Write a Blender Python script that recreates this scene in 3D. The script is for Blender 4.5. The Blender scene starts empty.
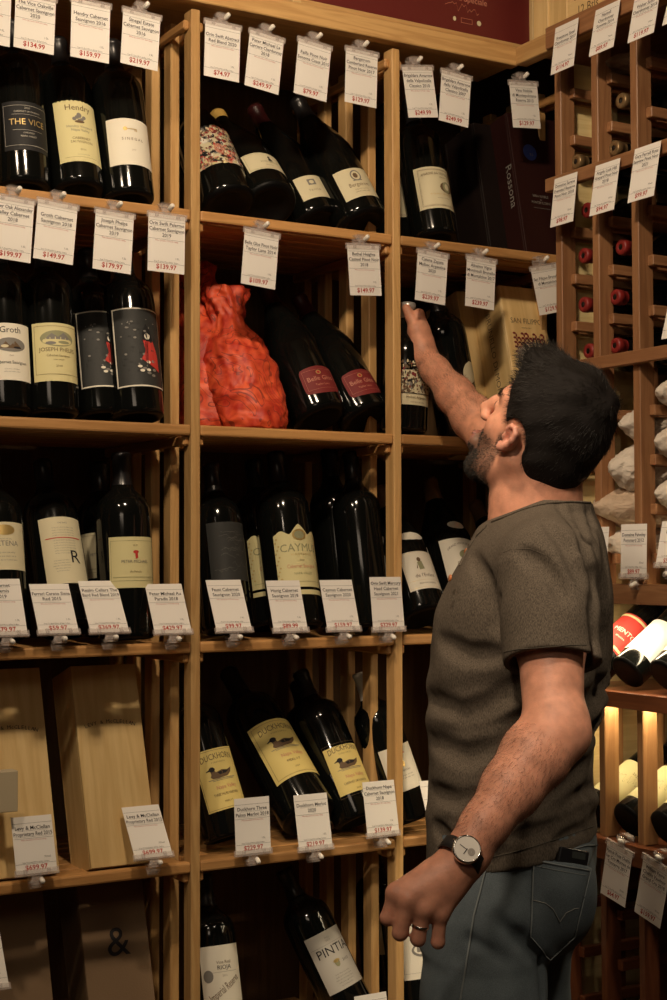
import bpy, bmesh, math, random
import numpy as np
from mathutils import Vector, Matrix
random.seed(7)
SC = bpy.context.scene
COL = SC.collection
PI = math.pi
# ------------------------------------------------------------------ camera
F = 1534.48; PITCH = .03709203; ROLL = -.00319337; TH = .53497439
CAM = Vector((0, 0, 1.48))
FW = Vector((0, math.cos(PITCH), math.sin(PITCH)))
_u0 = Vector((0, -math.sin(PITCH), math.cos(PITCH)))
RT = Vector((1, 0, 0))*math.cos(ROLL) + _u0*math.sin(ROLL)
UP = _u0*math.cos(ROLL) - Vector((1, 0, 0))*math.sin(ROLL)
cd = bpy.data.cameras.new('camera'); cam = bpy.data.objects.new('camera', cd); COL.objects.link(cam)
cd.sensor_fit = 'HORIZONTAL'; cd.sensor_width = 36; cd.lens = F/667*36; cd.clip_start = .05
cam.matrix_world = Matrix(((RT.x, UP.x, -FW.x, CAM.x), (RT.y, UP.y, -FW.y, CAM.y), (RT.z, UP.z, -FW.z, CAM.z), (0, 0, 0, 1)))
SC.camera = cam
def ray(x, y): return FW + RT*((x-333.5)/F) - UP*((y-500)/F)
# rack frame: u along the long rack, w into it, z up
UA = Vector((math.cos(TH), math.sin(TH), 0)); WA = Vector((-math.sin(TH), math.cos(TH), 0)); ZA = Vector((0, 0, 1))
_d = ray(200.5, 500); ORG = CAM + _d*(2.95/_d.y); ORG.z = 0
def A(u, w, z): return ORG + UA*u + WA*w + ZA*z
def toA(p): q = p-ORG; return Vector((q.dot(UA), q.dot(WA), q.z))
def onw(x, y, w): d = ray(x, y); return CAM + d*((w-(CAM-ORG).dot(WA))/d.dot(WA))
def onu(x, y, u): d = ray(x, y); return CAM + d*((u-(CAM-ORG).dot(UA))/d.dot(UA))
def at(x, y, Y): d = ray(x, y); return CAM + d*(Y/d.y)
RA = Matrix.Rotation(TH, 4, 'Z')
# ------------------------------------------------------------------ materials
MATS = {}
def newmat(name):
    m = bpy.data.materials.new(name); m.use_nodes = True
    nt = m.node_tree; b = nt.nodes['Principled BSDF']; return m, nt, b
def plain(name, c, rough=.5, metal=0, spec=.5, alpha=1, trans=0, coat=0, bump=0, bscale=200):
    if name in MATS: return MATS[name]
    m, nt, b = newmat(name)
    b.inputs['Base Color'].default_value = (*c, 1); b.inputs['Roughness'].default_value = rough
    b.inputs['Metallic'].default_value = metal; b.inputs['Specular IOR Level'].default_value = spec
    b.inputs['Alpha'].default_value = alpha; b.inputs['Transmission Weight'].default_value = trans
    b.inputs['Coat Weight'].default_value = coat
    if bump:
        n = nt.nodes.new('ShaderNodeTexNoise'); n.inputs['Scale'].default_value = bscale; n.inputs['Detail'].default_value = 4
        tc = nt.nodes.new('ShaderNodeTexCoord'); nt.links.new(tc.outputs['Object'], n.inputs['Vector'])
        bp = nt.nodes.new('ShaderNodeBump'); bp.inputs['Strength'].default_value = bump; bp.inputs['Distance'].default_value = .002
        nt.links.new(n.outputs['Fac'], bp.inputs['Height']); nt.links.new(bp.outputs['Normal'], b.inputs['Normal'])
    MATS[name] = m; return m
def wood(name, c1, c2, rough=.45, axis=0, knots=.5, ring=9.0):
    """grain runs along the object's local axis"""
    if name in MATS: return MATS[name]
    m, nt, b = newmat(name); N = nt.nodes; L = nt.links
    tc = N.new('ShaderNodeTexCoord'); oi = N.new('ShaderNodeObjectInfo')
    mu = N.new('ShaderNodeVectorMath'); mu.operation = 'SCALE'; mu.inputs[0].default_value = (7.3, 3.1, 5.7)
    L.new(oi.outputs['Random'], mu.inputs['Scale'])
    ad = N.new('ShaderNodeVectorMath'); ad.operation = 'ADD'
    L.new(tc.outputs['Object'], ad.inputs[0]); L.new(mu.outputs[0], ad.inputs[1])
    mp = N.new('ShaderNodeMapping'); s = [1, 1, 1]; s[axis] = .07
    mp.inputs['Scale'].default_value = s; L.new(ad.outputs[0], mp.inputs['Vector'])
    n1 = N.new('ShaderNodeTexNoise'); n1.inputs['Scale'].default_value = ring*4; n1.inputs['Detail'].default_value = 2; n1.inputs['Distortion'].default_value = .6
    n2 = N.new('ShaderNodeTexNoise'); n2.inputs['Scale'].default_value = 420; n2.inputs['Detail'].default_value = 3
    L.new(mp.outputs[0], n1.inputs['Vector']); L.new(mp.outputs[0], n2.inputs['Vector'])
    wv = N.new('ShaderNodeMath'); wv.operation = 'MULTIPLY'; wv.inputs[1].default_value = 26
    L.new(n1.outputs['Fac'], wv.inputs[0])
    sn = N.new('ShaderNodeMath'); sn.operation = 'SINE'; L.new(wv.outputs[0], sn.inputs[0])
    m1 = N.new('ShaderNodeMath'); m1.operation = 'MULTIPLY_ADD'; m1.inputs[1].default_value = .22; m1.inputs[2].default_value = .25; L.new(sn.outputs[0], m1.inputs[0])
    m2 = N.new('ShaderNodeMath'); m2.operation = 'MULTIPLY_ADD'; m2.inputs[1].default_value = .5; L.new(n2.outputs['Fac'], m2.inputs[0]); L.new(m1.outputs[0], m2.inputs[2])
    cr = N.new('ShaderNodeMixRGB'); cr.inputs['Color1'].default_value = (*c1, 1); cr.inputs['Color2'].default_value = (*c2, 1)
    L.new(m2.outputs[0], cr.inputs['Fac'])
    hv = N.new('ShaderNodeHueSaturation'); 
    rv = N.new('ShaderNodeMath'); rv.operation = 'MULTIPLY_ADD'; rv.inputs[1].default_value = .28; rv.inputs[2].default_value = .86
    L.new(oi.outputs['Random'], rv.inputs[0]); L.new(rv.outputs[0], hv.inputs['Value']); L.new(cr.outputs[0], hv.inputs['Color'])
    L.new(hv.outputs[0], b.inputs['Base Color'])
    b.inputs['Roughness'].default_value = rough; b.inputs['Specular IOR Level'].default_value = .35
    bp = N.new('ShaderNodeBump'); bp.inputs['Strength'].default_value = .25; bp.inputs['Distance'].default_value = .001
    L.new(n2.outputs['Fac'], bp.inputs['Height']); L.new(bp.outputs[0], b.inputs['Normal'])
    MATS[name] = m; return m
W_RACK = wood('rack_wood', (.66, .42, .175), (.44, .24, .085))
W_RAIL = wood('rail_wood', (.60, .33, .125), (.38, .185, .06))
W_RED = wood('cellar_wood', (.38, .195, .090), (.22, .095, .040))
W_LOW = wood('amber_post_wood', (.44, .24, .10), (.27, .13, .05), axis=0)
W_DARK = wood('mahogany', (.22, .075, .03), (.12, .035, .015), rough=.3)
W_PALE = wood('pale_crate_wood', (.78, .58, .28), (.60, .40, .16), ring=5)
W_PALEX = wood('pale_crate_wood_upright', (.80, .66, .36), (.60, .44, .20), axis=2, ring=3)
W_BACK = wood('back_boards', (.13, .075, .035), (.07, .04, .018), axis=2)
W_PANEL = wood('end_panel_wood', (.82, .68, .36), (.68, .52, .24), axis=2)
GLASS = plain('dark_bottle_glass', (.004, .0045, .004), .10, spec=.42)
GLASS_B = plain('brown_bottle_glass', (.018, .010, .006), .1, spec=.5)
PAPER = plain('card_paper', (.80, .77, .72), .8, spec=.2)
INK = plain('black_ink', (.03, .028, .03), .7, spec=.1)
REDINK = plain('red_ink', (.42, .05, .035), .7, spec=.1)
KNOB = plain('white_knob_plastic', (.86, .82, .74), .35)
CLEAR = plain('clear_plastic', (.70, .62, .58), .10, alpha=.22, spec=1.0)
# ------------------------------------------------------------------ mesh helpers
def link(name, me, mats=None, parent=None, smooth=False):
    o = bpy.data.objects.new(name, me); COL.objects.link(o)
    if mats is not None:
        for m in (mats if isinstance(mats, (list, tuple)) else [mats]): me.materials.append(m)
    if parent is not None: o.parent = parent
    if smooth: me.polygons.foreach_set('use_smooth', [True]*len(me.polygons))
    return o
def mesh(name, vs, fs):
    me = bpy.data.meshes.new(name); me.from_pydata([tuple(v) for v in vs], [], fs); me.update(); return me
def bm2me(name, bm):
    me = bpy.data.meshes.new(name); bm.to_mesh(me); bm.free(); return me
def tag(o, label=None, cat=None, group=None, kind=None):
    if label: o['label'] = label
    if cat: o['category'] = cat
    if group: o['group'] = group
    if kind: o['kind'] = kind
    return o
def empty(name, label, cat, mat=None, loc=None, group=None):
    o = bpy.data.objects.new(name, None); COL.objects.link(o); o.empty_display_size = .02
    if mat is not None: o.matrix_world = mat
    elif loc is not None: o.location = loc
    return tag(o, label, cat, group)
def box_bm(bm, c, s, bev=0.0, rot=None, seg=2):
    r = bmesh.ops.create_cube(bm, size=1)
    vs = r['verts']
    for v in vs: v.co = Vector((v.co.x*s[0], v.co.y*s[1], v.co.z*s[2]))
    if bev > 0:
        es = list({e for v in vs for e in v.link_edges})
        g = bmesh.ops.bevel(bm, geom=es, offset=bev, segments=seg, affect='EDGES', profile=.5)
        vs = list({v for f in g['faces'] for v in f.verts} | {v for v in vs if v.is_valid})
    M = Matrix.Translation(Vector(c)) @ (rot.to_4x4() if rot is not None else Matrix.Identity(4))
    for v in vs: v.co = M @ v.co
def box(name, c, s, mat, parent=None, bev=.0015, rot=None, seg=1):
    """object located at its centre with its long side free"""
    bm = bmesh.new(); box_bm(bm, (0, 0, 0), s, bev, None, seg)
    o = link(name, bm2me(name, bm), mat, parent); o.location = c
    if rot is not None: o.rotation_euler = rot
    return o
def bar_z(name, c, s, mat, parent=None, bev=.0015):
    """upright bar: local X is the long (vertical) axis so the grain runs up"""
    bm = bmesh.new(); box_bm(bm, (0, 0, 0), (s[2], s[1], s[0]), bev, None, 1)
    o = link(name, bm2me(name, bm), mat, parent); o.location = c; o.rotation_euler = (0, -PI/2, 0); return o
def bar_y(name, c, s, mat, parent=None, bev=.0015):
    bm = bmesh.new(); box_bm(bm, (0, 0, 0), (s[1], s[0], s[2]), bev, None, 1)
    o = link(name, bm2me(name, bm), mat, parent); o.location = c; o.rotation_euler = (0, 0, PI/2); return o
def tubes(name, paths, radii, sides, mats, parent=None):
    """many thin tubes as one mesh; paths (n,k,3), radii (n,k) or (k,)"""
    P = np.asarray(paths, float); n, k, _ = P.shape; R = np.broadcast_to(np.asarray(radii, float), (n, k))
    T = np.gradient(P, axis=1); T /= np.linalg.norm(T, axis=2)[..., None]+1e-12
    ref = np.where(np.abs(T[..., 2:3]) < .9, np.array((0, 0, 1.)), np.array((1., 0, 0)))
    U = np.cross(T, ref); U /= np.linalg.norm(U, axis=2)[..., None]+1e-12; V = np.cross(T, U)
    a = 2*np.pi*np.arange(sides)/sides
    Q = P[:, :, None, :]+R[:, :, None, None]*(U[:, :, None, :]*np.cos(a)[None, None, :, None]+V[:, :, None, :]*np.sin(a)[None, None, :, None])
    idx = np.arange(n*k*sides).reshape(n, k, sides); i2 = np.roll(idx, -1, axis=2)
    F_ = np.stack([idx[:, :-1], i2[:, :-1], i2[:, 1:], idx[:, 1:]], -1).reshape(-1, 4)
    me = bpy.data.meshes.new(name); me.vertices.add(n*k*sides); me.vertices.foreach_set('co', Q.astype(np.float32).ravel())
    me.loops.add(len(F_)*4); me.loops.foreach_set('vertex_index', F_.astype(np.int32).ravel()); me.polygons.add(len(F_))
    me.polygons.foreach_set('loop_start', np.arange(0, len(F_)*4, 4, dtype=np.int32)); me.update()
    return link(name, me, mats, parent, True)
def lathe(prof, n=40, cap=True):
    vs = []; fs = []
    for r, z in prof:
        for i in range(n):
            a = 2*PI*i/n; vs.append((r*math.sin(a), -r*math.cos(a), z))
    for j in range(len(prof)-1):
        for i in range(n):
            k = (i+1) % n
            fs.append((j*n+i, j*n+k, (j+1)*n+k, (j+1)*n+i))
    if cap:
        fs.append(tuple(range(n-1, -1, -1))); fs.append(tuple((len(prof)-1)*n+i for i in range(n)))
    return vs, fs
# ---- lettering
_TX = {}
def text_geo(s, res=1, bold=0):
    k = (s, res, bold)
    if k in _TX: return _TX[k]
    cu = bpy.data.curves.new('t', 'FONT'); cu.body = s; cu.resolution_u = res; cu.align_x = 'CENTER'; cu.fill_mode = 'FRONT'; cu.offset = bold
    ob = bpy.data.objects.new('t', cu); COL.objects.link(ob)
    dg = bpy.context.evaluated_depsgraph_get(); me = ob.evaluated_get(dg).to_mesh()
    v = [(p.co.x, p.co.y) for p in me.vertices]; f = [tuple(p.vertices) for p in me.polygons]
    # text faces may point either way; make them face +z
    if f:
        a, b, c = (v[i] for i in f[0][:3])
        if (b[0]-a[0])*(c[1]-a[1])-(b[1]-a[1])*(c[0]-a[0]) < 0: f = [t[::-1] for t in f]
    ob.evaluated_get(dg).to_mesh_clear(); bpy.data.objects.remove(ob); bpy.data.curves.remove(cu)
    w = (max(p[0] for p in v)-min(p[0] for p in v)) if v else 1
    _TX[k] = (v, f, w); return _TX[k]
class Ink:
    """flat artwork gathered in label coordinates (x right, y up), later wrapped or laid flat"""
    def __init__(s): s.v = []; s.f = []; s.m = []; s.l = 0
    def slices(s, pts, m):
        # cut into upright strips so the piece can bend round a bottle
        x0 = min(p[0] for p in pts); x1 = max(p[0] for p in pts); st = .0035
        lay = min(s.l*1.5e-5, .0010)
        if x1-x0 <= st*1.3: parts = [pts]
        else:
            parts = []; k0 = math.floor(x0/st)
            while k0*st < x1:
                a, b = k0*st, (k0+1)*st; q = pts
                for lim, sg in ((a, 1), (b, -1)):
                    r = []
                    for i in range(len(q)):
                        p, n = q[i], q[(i+1) % len(q)]; ip = (p[0]-lim)*sg >= 0; iq = (n[0]-lim)*sg >= 0
                        if ip: r.append(p)
                        if ip != iq: t = (lim-p[0])/(n[0]-p[0]); r.append((lim, p[1]+(n[1]-p[1])*t))
                    q = r
                    if len(q) < 3: break
                if len(q) >= 3: parts.append(q)
                k0 += 1
        for q in parts:
            b = len(s.v); s.v += [(p[0], p[1], lay) for p in q]; s.f.append(tuple(range(b, b+len(q)))); s.m.append(m)
    def poly(s, pts, m=0): s.l += 1; s.slices([tuple(p) for p in pts], m)
    def rect(s, x0, y0, x1, y1, m=0): s.poly([(x0, y0), (x1, y0), (x1, y1), (x0, y1)], m)
    def ell(s, cx, cy, rx, ry, m=0, n=18): s.poly([(cx+rx*math.cos(2*PI*i/n), cy+ry*math.sin(2*PI*i/n)) for i in range(n)], m)
    def text(s, t, x, y, h, m=0, maxw=None, res=1, rot=0, arc=0, sx=1, bold=0):
        v, f, w = text_geo(t, res, bold); k = h/.72; kx = k*sx
        if maxw and w*kx > maxw: kx = maxw/w
        b = len(s.v); c, n = math.cos(rot), math.sin(rot); s.l += 1; V = []
        for p in v:
            a, q = p[0]*kx, p[1]*k
            if arc: q -= a*a/arc
            V.append((x+a*c-q*n, y+a*n+q*c))
        if h > .010:
            for t2 in f: s.slices([V[i] for i in t2], m)
            return
        lay = min(s.l*1.5e-5, .0010); s.v += [(p[0], p[1], lay) for p in V]
        s.f += [tuple(i+b for i in t2) for t2 in f]; s.m += [m]*len(f)
    def scribble(s, x, y, w, h, n, m=0, seed=0, th=.0006):
        r = random.Random(seed); px, py = x, y
        for i in range(n):
            qx = x+w*(i+1)/n; qy = y+h*(r.random()-.5)
            s.poly([(px, py-th/2), (qx, qy-th/2), (qx, qy+th/2), (px, py+th/2)], m); px, py = qx, qy
    def frame(s, x0, y0, x1, y1, t, m=0):
        n = 14
        for i in range(n):
            a = x0+(x1-x0)*i/n; b = x0+(x1-x0)*(i+1)/n
            s.rect(a, y0, b, y0+t, m); s.rect(a, y1-t, b, y1, m)
        s.rect(x0, y0, x0+t, y1, m); s.rect(x1-t, y0, x1, y1, m)
    def obj(s, name, fn, mats, parent):
        if not s.f: return None
        me = mesh(name, [fn(*p) for p in s.v], s.f)
        o = link(name, me, mats, parent)
        me.polygons.foreach_set('material_index', s.m); return o
# ------------------------------------------------------------------ the room
ZS = [2.152, 1.735, 1.318, .901, .484]      # shelf tops, top row first
def wallbox(name, c, s, mat):
    o = box(name, (0, 0, 0), s, mat, bev=0); o.location = A(*c); o.rotation_euler = (0, 0, TH); o['kind'] = 'structure'; return o
WALLP = plain('brown_plaster', (.11, .075, .045), .9, bump=.3, bscale=60)
FLOORM = wood('floor_boards', (.16, .085, .04), (.09, .045, .02), rough=.35)
CEILM = plain('ceiling_paint', (.45, .36, .27), .9)
wallbox('wall_back', (-.6, .50, 1.45), (3.6, .06, 2.9), WALLP)
wallbox('wall_right', (1.17, -1.55, 1.45), (.06, 4.04, 2.9), WALLP)
wallbox('floor', (-.65, -1.52, -.03), (3.7, 4.1, .06), FLOORM)
wallbox('ceiling', (-.65, -1.52, 2.93), (3.7, 4.1, .06), CEILM)
# ------------------------------------------------------------------ long rack (A)
rackA = empty('wine_rack', 'tall open wine rack of pale slatted wood covering the long back wall', 'wine rack', Matrix.Translation(ORG) @ RA)
PT = .0195; PD = .034
DIV = [-.9262, -.4630, 0, .4630, .9262]      # right faces of the dividers
DW = [.017, .112, .205, .298, .391]          # post centres in depth
ZTOP = 2.545
for i, r in enumerate(DIV):
    if i == 0: continue
    for w in DW:
        bar_z('post', (r-PT/2, w, ZTOP/2), (PT, PD, ZTOP), W_RACK, rackA, .002)
    for z in ZS+[2.569]:
        zz = z-.0215-.009 if z < 2.5 else 2.515
        for sd in (-1, 1):
            bar_y('cleat', (r-PT/2+sd*(PT/2+.006), .21, zz), (.012, .40, .019), W_RAIL, rackA, .003)
for z in ZS:
    for i in range(1, 4):
        u0 = DIV[i]; u1 = DIV[i+1]-PT
        box('rail', ((u0+u1)/2, .0105, z-.0105), (u1-u0-.001, .021, .021), W_RAIL, rackA, .004, seg=2)
        for j, w in enumerate((.062, .112, .162, .212, .262, .312, .362, .405)):
            if w > .2 and i == 1 and z < .6: continue
            box('slat', ((u0+u1)/2, w, z-.013), (u1-u0-.001, .040, .014), W_RAIL, rackA, .002)
# top shelf and its front beam
box('front_beam', (-.085, .000, 2.5745), (1.70, .030, .040), W_RACK, rackA, .002)
box('top_board', (-.085, .235, 2.583), (1.70, .440, .018), W_RACK, rackA, 0)
box('back_board', (0, .455, 1.29), (1.85, .012, 2.58), W_BACK, rackA, 0)
# ------------------------------------------------------------------ side rack (B), origin at its front-left corner
UB = .77
rackB = empty('wine_rack', 'narrower cell wine rack of reddish wood on the right side wall', 'wine rack', Matrix.Translation(A(UB, -.13, 0)) @ RA)
def Bp(u, w, z): return (u-UB, w+.13, z)
BW = [-.14, -.2585, -.3770, -.4955, -.614]
for k, w in enumerate(BW):
    bar_z('post', Bp(UB+.019, w, 1.963), (.038, .021, 1.155), W_RED, rackB)
    for q in (1, 2):
        bar_z('post', Bp(UB+.019+.12*q, w, 1.963), (.038, .021, 1.155), W_PANEL if k == 0 else W_RED, rackB)
    zz = [2.460, 2.360, 2.164, 2.064, 1.964, 1.767, 1.669, 1.572, 1.475]
    for z in zz:
        box('rung', Bp(UB+.165, w-.019, z), (.285, .017, .021), W_RED, rackB)
        box('rung', Bp(UB+.165, w+.019, z), (.285, .017, .021), W_RED, rackB)
def railB(z0, z1, mat, w0=-.115, w1=-.75, d=.016, name='label_rail'):
    return bar_y(name, Bp(UB-d/2, (w0+w1)/2, (z0+z1)/2), (d, w0-w1, z1-z0), mat, rackB)
railB(2.253, 2.281, W_RED); railB(1.858, 1.884, W_RED); railB(1.385, 1.425, W_RED)
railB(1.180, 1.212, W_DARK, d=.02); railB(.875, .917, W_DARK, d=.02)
# beam and top board of the side rack
bar_y('front_beam', Bp(UB-.0, -.43, 2.5745), (.030, .83, .040), W_RACK, rackB, .002)
bar_y('top_board', Bp(UB+.17, -.43, 2.585), (.33, .80, .016), W_RED, rackB, 0)
bar_y('label_strip', Bp(UB-.022, -.50, 2.575), (.012, .73, .046), W_RED, rackB)
# lit display shelves
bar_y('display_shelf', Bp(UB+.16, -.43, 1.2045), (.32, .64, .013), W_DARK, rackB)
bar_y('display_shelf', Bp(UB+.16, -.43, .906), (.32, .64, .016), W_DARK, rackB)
for w in (-.140, -.2630, -.3760, -.4955, -.614):
    for q in (0, 1, 2):
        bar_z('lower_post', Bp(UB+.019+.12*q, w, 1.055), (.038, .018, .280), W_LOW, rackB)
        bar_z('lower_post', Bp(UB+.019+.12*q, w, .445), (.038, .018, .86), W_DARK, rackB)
for z in (.76, .66, .56, .46, .30):
    for w in (-.165, -.285):
        box('rung', Bp(UB+.165, w, z), (.285, .017, .021), W_DARK, rackB)
bar_z('end_panel', Bp(UB+.17, -.118, 1.27), (.31, .010, 2.54), W_PANEL, rackB, 0)
# ------------------------------------------------------------------ bottles
BORD = [(.0, .016), (.022, .013), (.034, .004), (.040, .0), (.0470, .0015), (.0505, .005), (.0520, .012), (.0520, .225), (.0508, .243), (.045, .259), (.034, .270), (.0235, .279), (.0185, .291), (.0165, .305), (.0165, .338), (.0178, .339), (.0178, .346), (.0165, .350), (.0, .350)]
BURG = [(.0, .018), (.026, .014), (.040, .004), (.046, .0), (.0535, .002), (.0575, .007), (.0590, .015), (.0590, .165), (.0575, .185), (.052, .208), (.043, .233), (.032, .260), (.0235, .284), (.0185, .305), (.0170, .335), (.0185, .336), (.0185, .345), (.0165, .350), (.0, .350)]
SQUAT = [(.0, .004), (.042, .0), (.0500, .002), (.0525, .008), (.0525, .170), (.050, .192), (.041, .208), (.028, .220), (.018, .232), (.0155, .250), (.0155, .275), (.0175, .276), (.0175, .286), (.0155, .290), (.0, .290)]
TALL = [(r*1.02, z*1.12) for r, z in BORD]
WINE = [(.0, .003), (.030, .0), (.0360, .002), (.0380, .007), (.0380, .185), (.036, .200), (.028, .214), (.018, .225), (.0145, .238), (.0140, .270), (.0140, .285), (.0155, .286), (.0155, .297), (.0140, .300), (.0, .300)]
_BM = {}
PUNT = plain('bottle_base_glass', (.003, .003, .003), .45, spec=.12)
def body_mesh(kind):
    if kind not in _BM:
        prof = {'bord': BORD, 'burg': BURG, 'squat': SQUAT, 'tall': TALL, 'wine': WINE}[kind]
        v, f = lathe([(max(r, .0005), z) for r, z in prof], 40)
        me = mesh('bottle_body', v, f); me.materials.append(GLASS); me.materials.append(PUNT); me.polygons.foreach_set('material_index', [1 if p.center.z < .0045 or (p.center.z < .02 and math.hypot(p.center.x, p.center.y) < .036) else 0 for p in me.polygons])
        me.polygons.foreach_set('use_smooth', [True]*len(me.polygons)); _BM[kind] = (me, prof)
    return _BM[kind]
def radius_at(prof, z):
    for (r0, z0), (r1, z1) in zip(prof, prof[1:]):
        if z0 <= z <= z1 and z1 > z0: return r0+(r1-r0)*(z-z0)/(z1-z0)
    return prof[-2][0]
def wrap(prof, zc, off, spin=0, cone=True):
    def fn(x, y, l=0):
        z = zc+y; r = radius_at(prof, z)+off+l
        a = x/max(r, .02)+spin
        return (r*math.sin(a), -r*math.cos(a), z)
    return fn
def label_patch(name, prof, zc, w, h, mat, parent, spin=0, off=.0005, shape=None, nx=26, ny=12):
    vs = []; fs = []
    fn = wrap(prof, zc, off, spin)
    for j in range(ny+1):
        for i in range(nx+1):
            s = -1+2*i/nx; t = -1+2*j/ny
            x, y = (s*w/2, t*h/2) if shape is None else shape(s, t, w, h)
            vs.append(fn(x, y))
    for j in range(ny):
        for i in range(nx):
            a = j*(nx+1)+i; fs.append((a, a+1, a+nx+2, a+nx+1))
    return link(name, mesh(name, vs, fs), mat, parent, True)
def axis_matrix(P, ax, spin=0):
    ax = ax.normalized(); y = WA - ax*WA.dot(ax)
    if y.length < .2: y = ZA - ax*ZA.dot(ax)
    y.normalize(); x = y.cross(ax).normalized()
    M = Matrix(((x.x, y.x, ax.x, P.x), (x.y, y.y, ax.y, P.y), (x.z, y.z, ax.z, P.z), (0, 0, 0, 1)))
    return M
def bottle(label, kind, xb, w0, row, tilt=None, tip=None, lean=0, sc=1.0, cap=None, capz=None, spin=0, lab=None, group='wine bottles in the open bins', zs=None, base=None, ax=None):
    me, prof = body_mesh(kind); L = prof[-1][1]*sc; R = max(r for r, z in prof)*sc
    z = ZS[row] if zs is None else zs
    if base is None:
        a = Vector((0, math.sin(math.radians(tilt or 15)), math.cos(math.radians(tilt or 15))))
        for it in range(6):
            phi = math.acos(max(-1, min(1, a.z))); zc = z+R*math.sin(phi)+.0005
            # point on the plane w=w0 at height zc whose picture x is xb
            lo, hi = 0.0, 1500.0
            for _ in range(30):
                m = (lo+hi)/2
                if onw(xb, m, w0).z > zc: lo = m
                else: hi = m
            P = toA(onw(xb, (lo+hi)/2, w0))
            if tip is not None:
                d = ray(*tip); d.normalize(); PW = A(*P); q = PW-CAM; b = d.dot(q); c = q.dot(q)-L*L
                disc = b*b-c
                t = b+math.sqrt(disc) if disc > 0 else b
                T = CAM+d*t; a = (toA(T)-P).normalized()
            else:
                a = Vector((math.sin(math.radians(lean)), math.sin(math.radians(tilt))*math.cos(math.radians(lean)), math.cos(math.radians(tilt))*math.cos(math.radians(lean)))).normalized()
        base = A(*P); ax = UA*a.x+WA*a.y+ZA*a.z
    M = axis_matrix(base, ax) @ Matrix.Rotation(spin, 4, 'Z') @ Matrix.Scale(sc, 4)
    e = empty('wine_bottle', label, 'wine bottle', M, group=group)
    o = bpy.data.objects.new('bottle_body', me); COL.objects.link(o); o.parent = e
    if cap is not None:
        z0 = capz if capz else prof[-1][1]-.062
        pr = [(radius_at(prof, z0)+.0004, z0)]+[(r+.0006, zz) for r, zz in prof if zz > z0+.001 and r > .002]+[(.0005, prof[-1][1]+.0006)]
        v, f = lathe(pr, 28, False); link('capsule', mesh('capsule', v, f), cap, e, True)
    if lab: lab(e, prof)
    return e
def col(name, c, r=.6): return plain(name, c, r, spec=.3)
CREAM = col('cream_label_paper', (.68, .62, .42)); WHITE = col('white_label_paper', (.80, .76, .64)); YEL = col('yellow_label_paper', (.76, .62, .22))
YEL2 = col('soft_yellow_label_paper', (.70, .64, .34)); BROWNINK = col('brown_ink', (.15, .095, .05)); GREYINK = col('grey_ink', (.22, .21, .19)); GOLD = plain('gold_foil', (.62, .45, .17), .35, .6)
BLKLAB = col('black_label_paper', (.015, .015, .016)); MAROON = col('maroon_label_paper', (.20, .025, .025)); SLATE = col('slate_label_paper', (.035, .037, .036)); SILV = col('silver_ink', (.5, .48, .42))
LRED = col('label_red', (.55, .05, .04)); OCHRE = col('ochre_foil', (.62, .40, .10)); TANF = col('tan_foil', (.22, .14, .07)); DRED = plain('dark_red_foil', (.05, .008, .009), .4); BLKF = plain('black_foil', (.012, .011, .012), .3)
GREENINK = col('olive_ink', (.30, .30, .17)); ROSE = col('rose_print', (.60, .26, .18)); BLUEINK = col('blue_ink', (.03, .06, .28)); REDWAX = plain('red_foil', (.22, .016, .014), .48); GREYL = col('grey_label_paper', (.55, .53, .47))
IM = [INK, BROWNINK, GREYINK, GOLD, LRED, SILV, GREENINK, CREAM, BLKLAB, MAROON, ROSE, YEL2, WHITE, SLATE, BLUEINK]
K, BR, GY, GO, RD, SV, GR, CR, BK, MR, RS, YL, WH, SL, BU = range(15)
def art(e, prof, zc, lab, fn, name='lettering', spin=0, off=.0009):
    ink = Ink(); fn(ink); o = ink.obj(name, wrap(prof, zc, off, spin), IM, lab); return o
def simple_label(zc, w, h, mat, draw=None, spin=0, shape=None):
    def f(e, prof):
        lb = label_patch('label', prof, zc, w, h, mat, e, spin, shape=shape)
        if draw: art(e, prof, zc, lb, draw, spin=spin)
    return f
def arch(depth):
    def s(a, t, w, h):
        y = t*h/2
        if t > 0: y += depth*(1-a*a)*t
        return a*w/2, y
    return s
def torn(a, t, w, h):
    return a*w/2, t*h/2+(.0012*math.sin(a*47) if t > .99 else 0)
def filler(ink, x, y, w, n, dy, h=.0022, m=GY, seed=3):
    r = random.Random(seed)
    ws = 'estate grown and bottled by the family in the valley of vines aged in oak casks red wine'.split()
    for i in range(n):
        ink.text(' '.join(r.sample(ws, 5)), x, y-i*dy, h, m, maxw=w)
def d_vice(k):
    k.text('2020', 0, .034, .004, SV); k.text('CABERNET SAUVIGNON', 0, .027, .0034, SV); k.rect(-.03, .0225, .03, .023, SV)
    k.text('THE VICE', 0, .002, .0125, GO, maxw=.075, res=2); k.rect(-.03, -.009, .03, -.0085, SV)
    k.text('OAKVILLE', 0, -.016, .0036, SV); k.text('NAPA VALLEY', 0, -.023, .0036, SV); k.frame(-.046, -.04, .046, .041, .0006, SV)
def d_hendry(k):
    k.text('Hendry', 0, .046, .0125, BR, res=2, maxw=.062)
    for i in range(5): k.ell(-.010+.005*i, .026+.004*math.sin(i*2), .004, .004, GY); 
    k.ell(0, .034, .005, .006, GY); k.ell(0, .020, .010, .003, BR)
    k.text('Hendry Vineyard', 0, .007, .0056, GY, res=2); k.text('Napa Valley', 0, -.001, .0056, GY, res=2)
    k.text('CABERNET', 0, -.019, .0056, BR); k.text('SAUVIGNON', 0, -.027, .0056, BR); k.text('2016', 0, -.043, .0042, BR); k.rect(-.036, -.058, .036, -.0576, BR)
    filler(k, 0, -.053, .05, 1, .004, .002)
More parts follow.
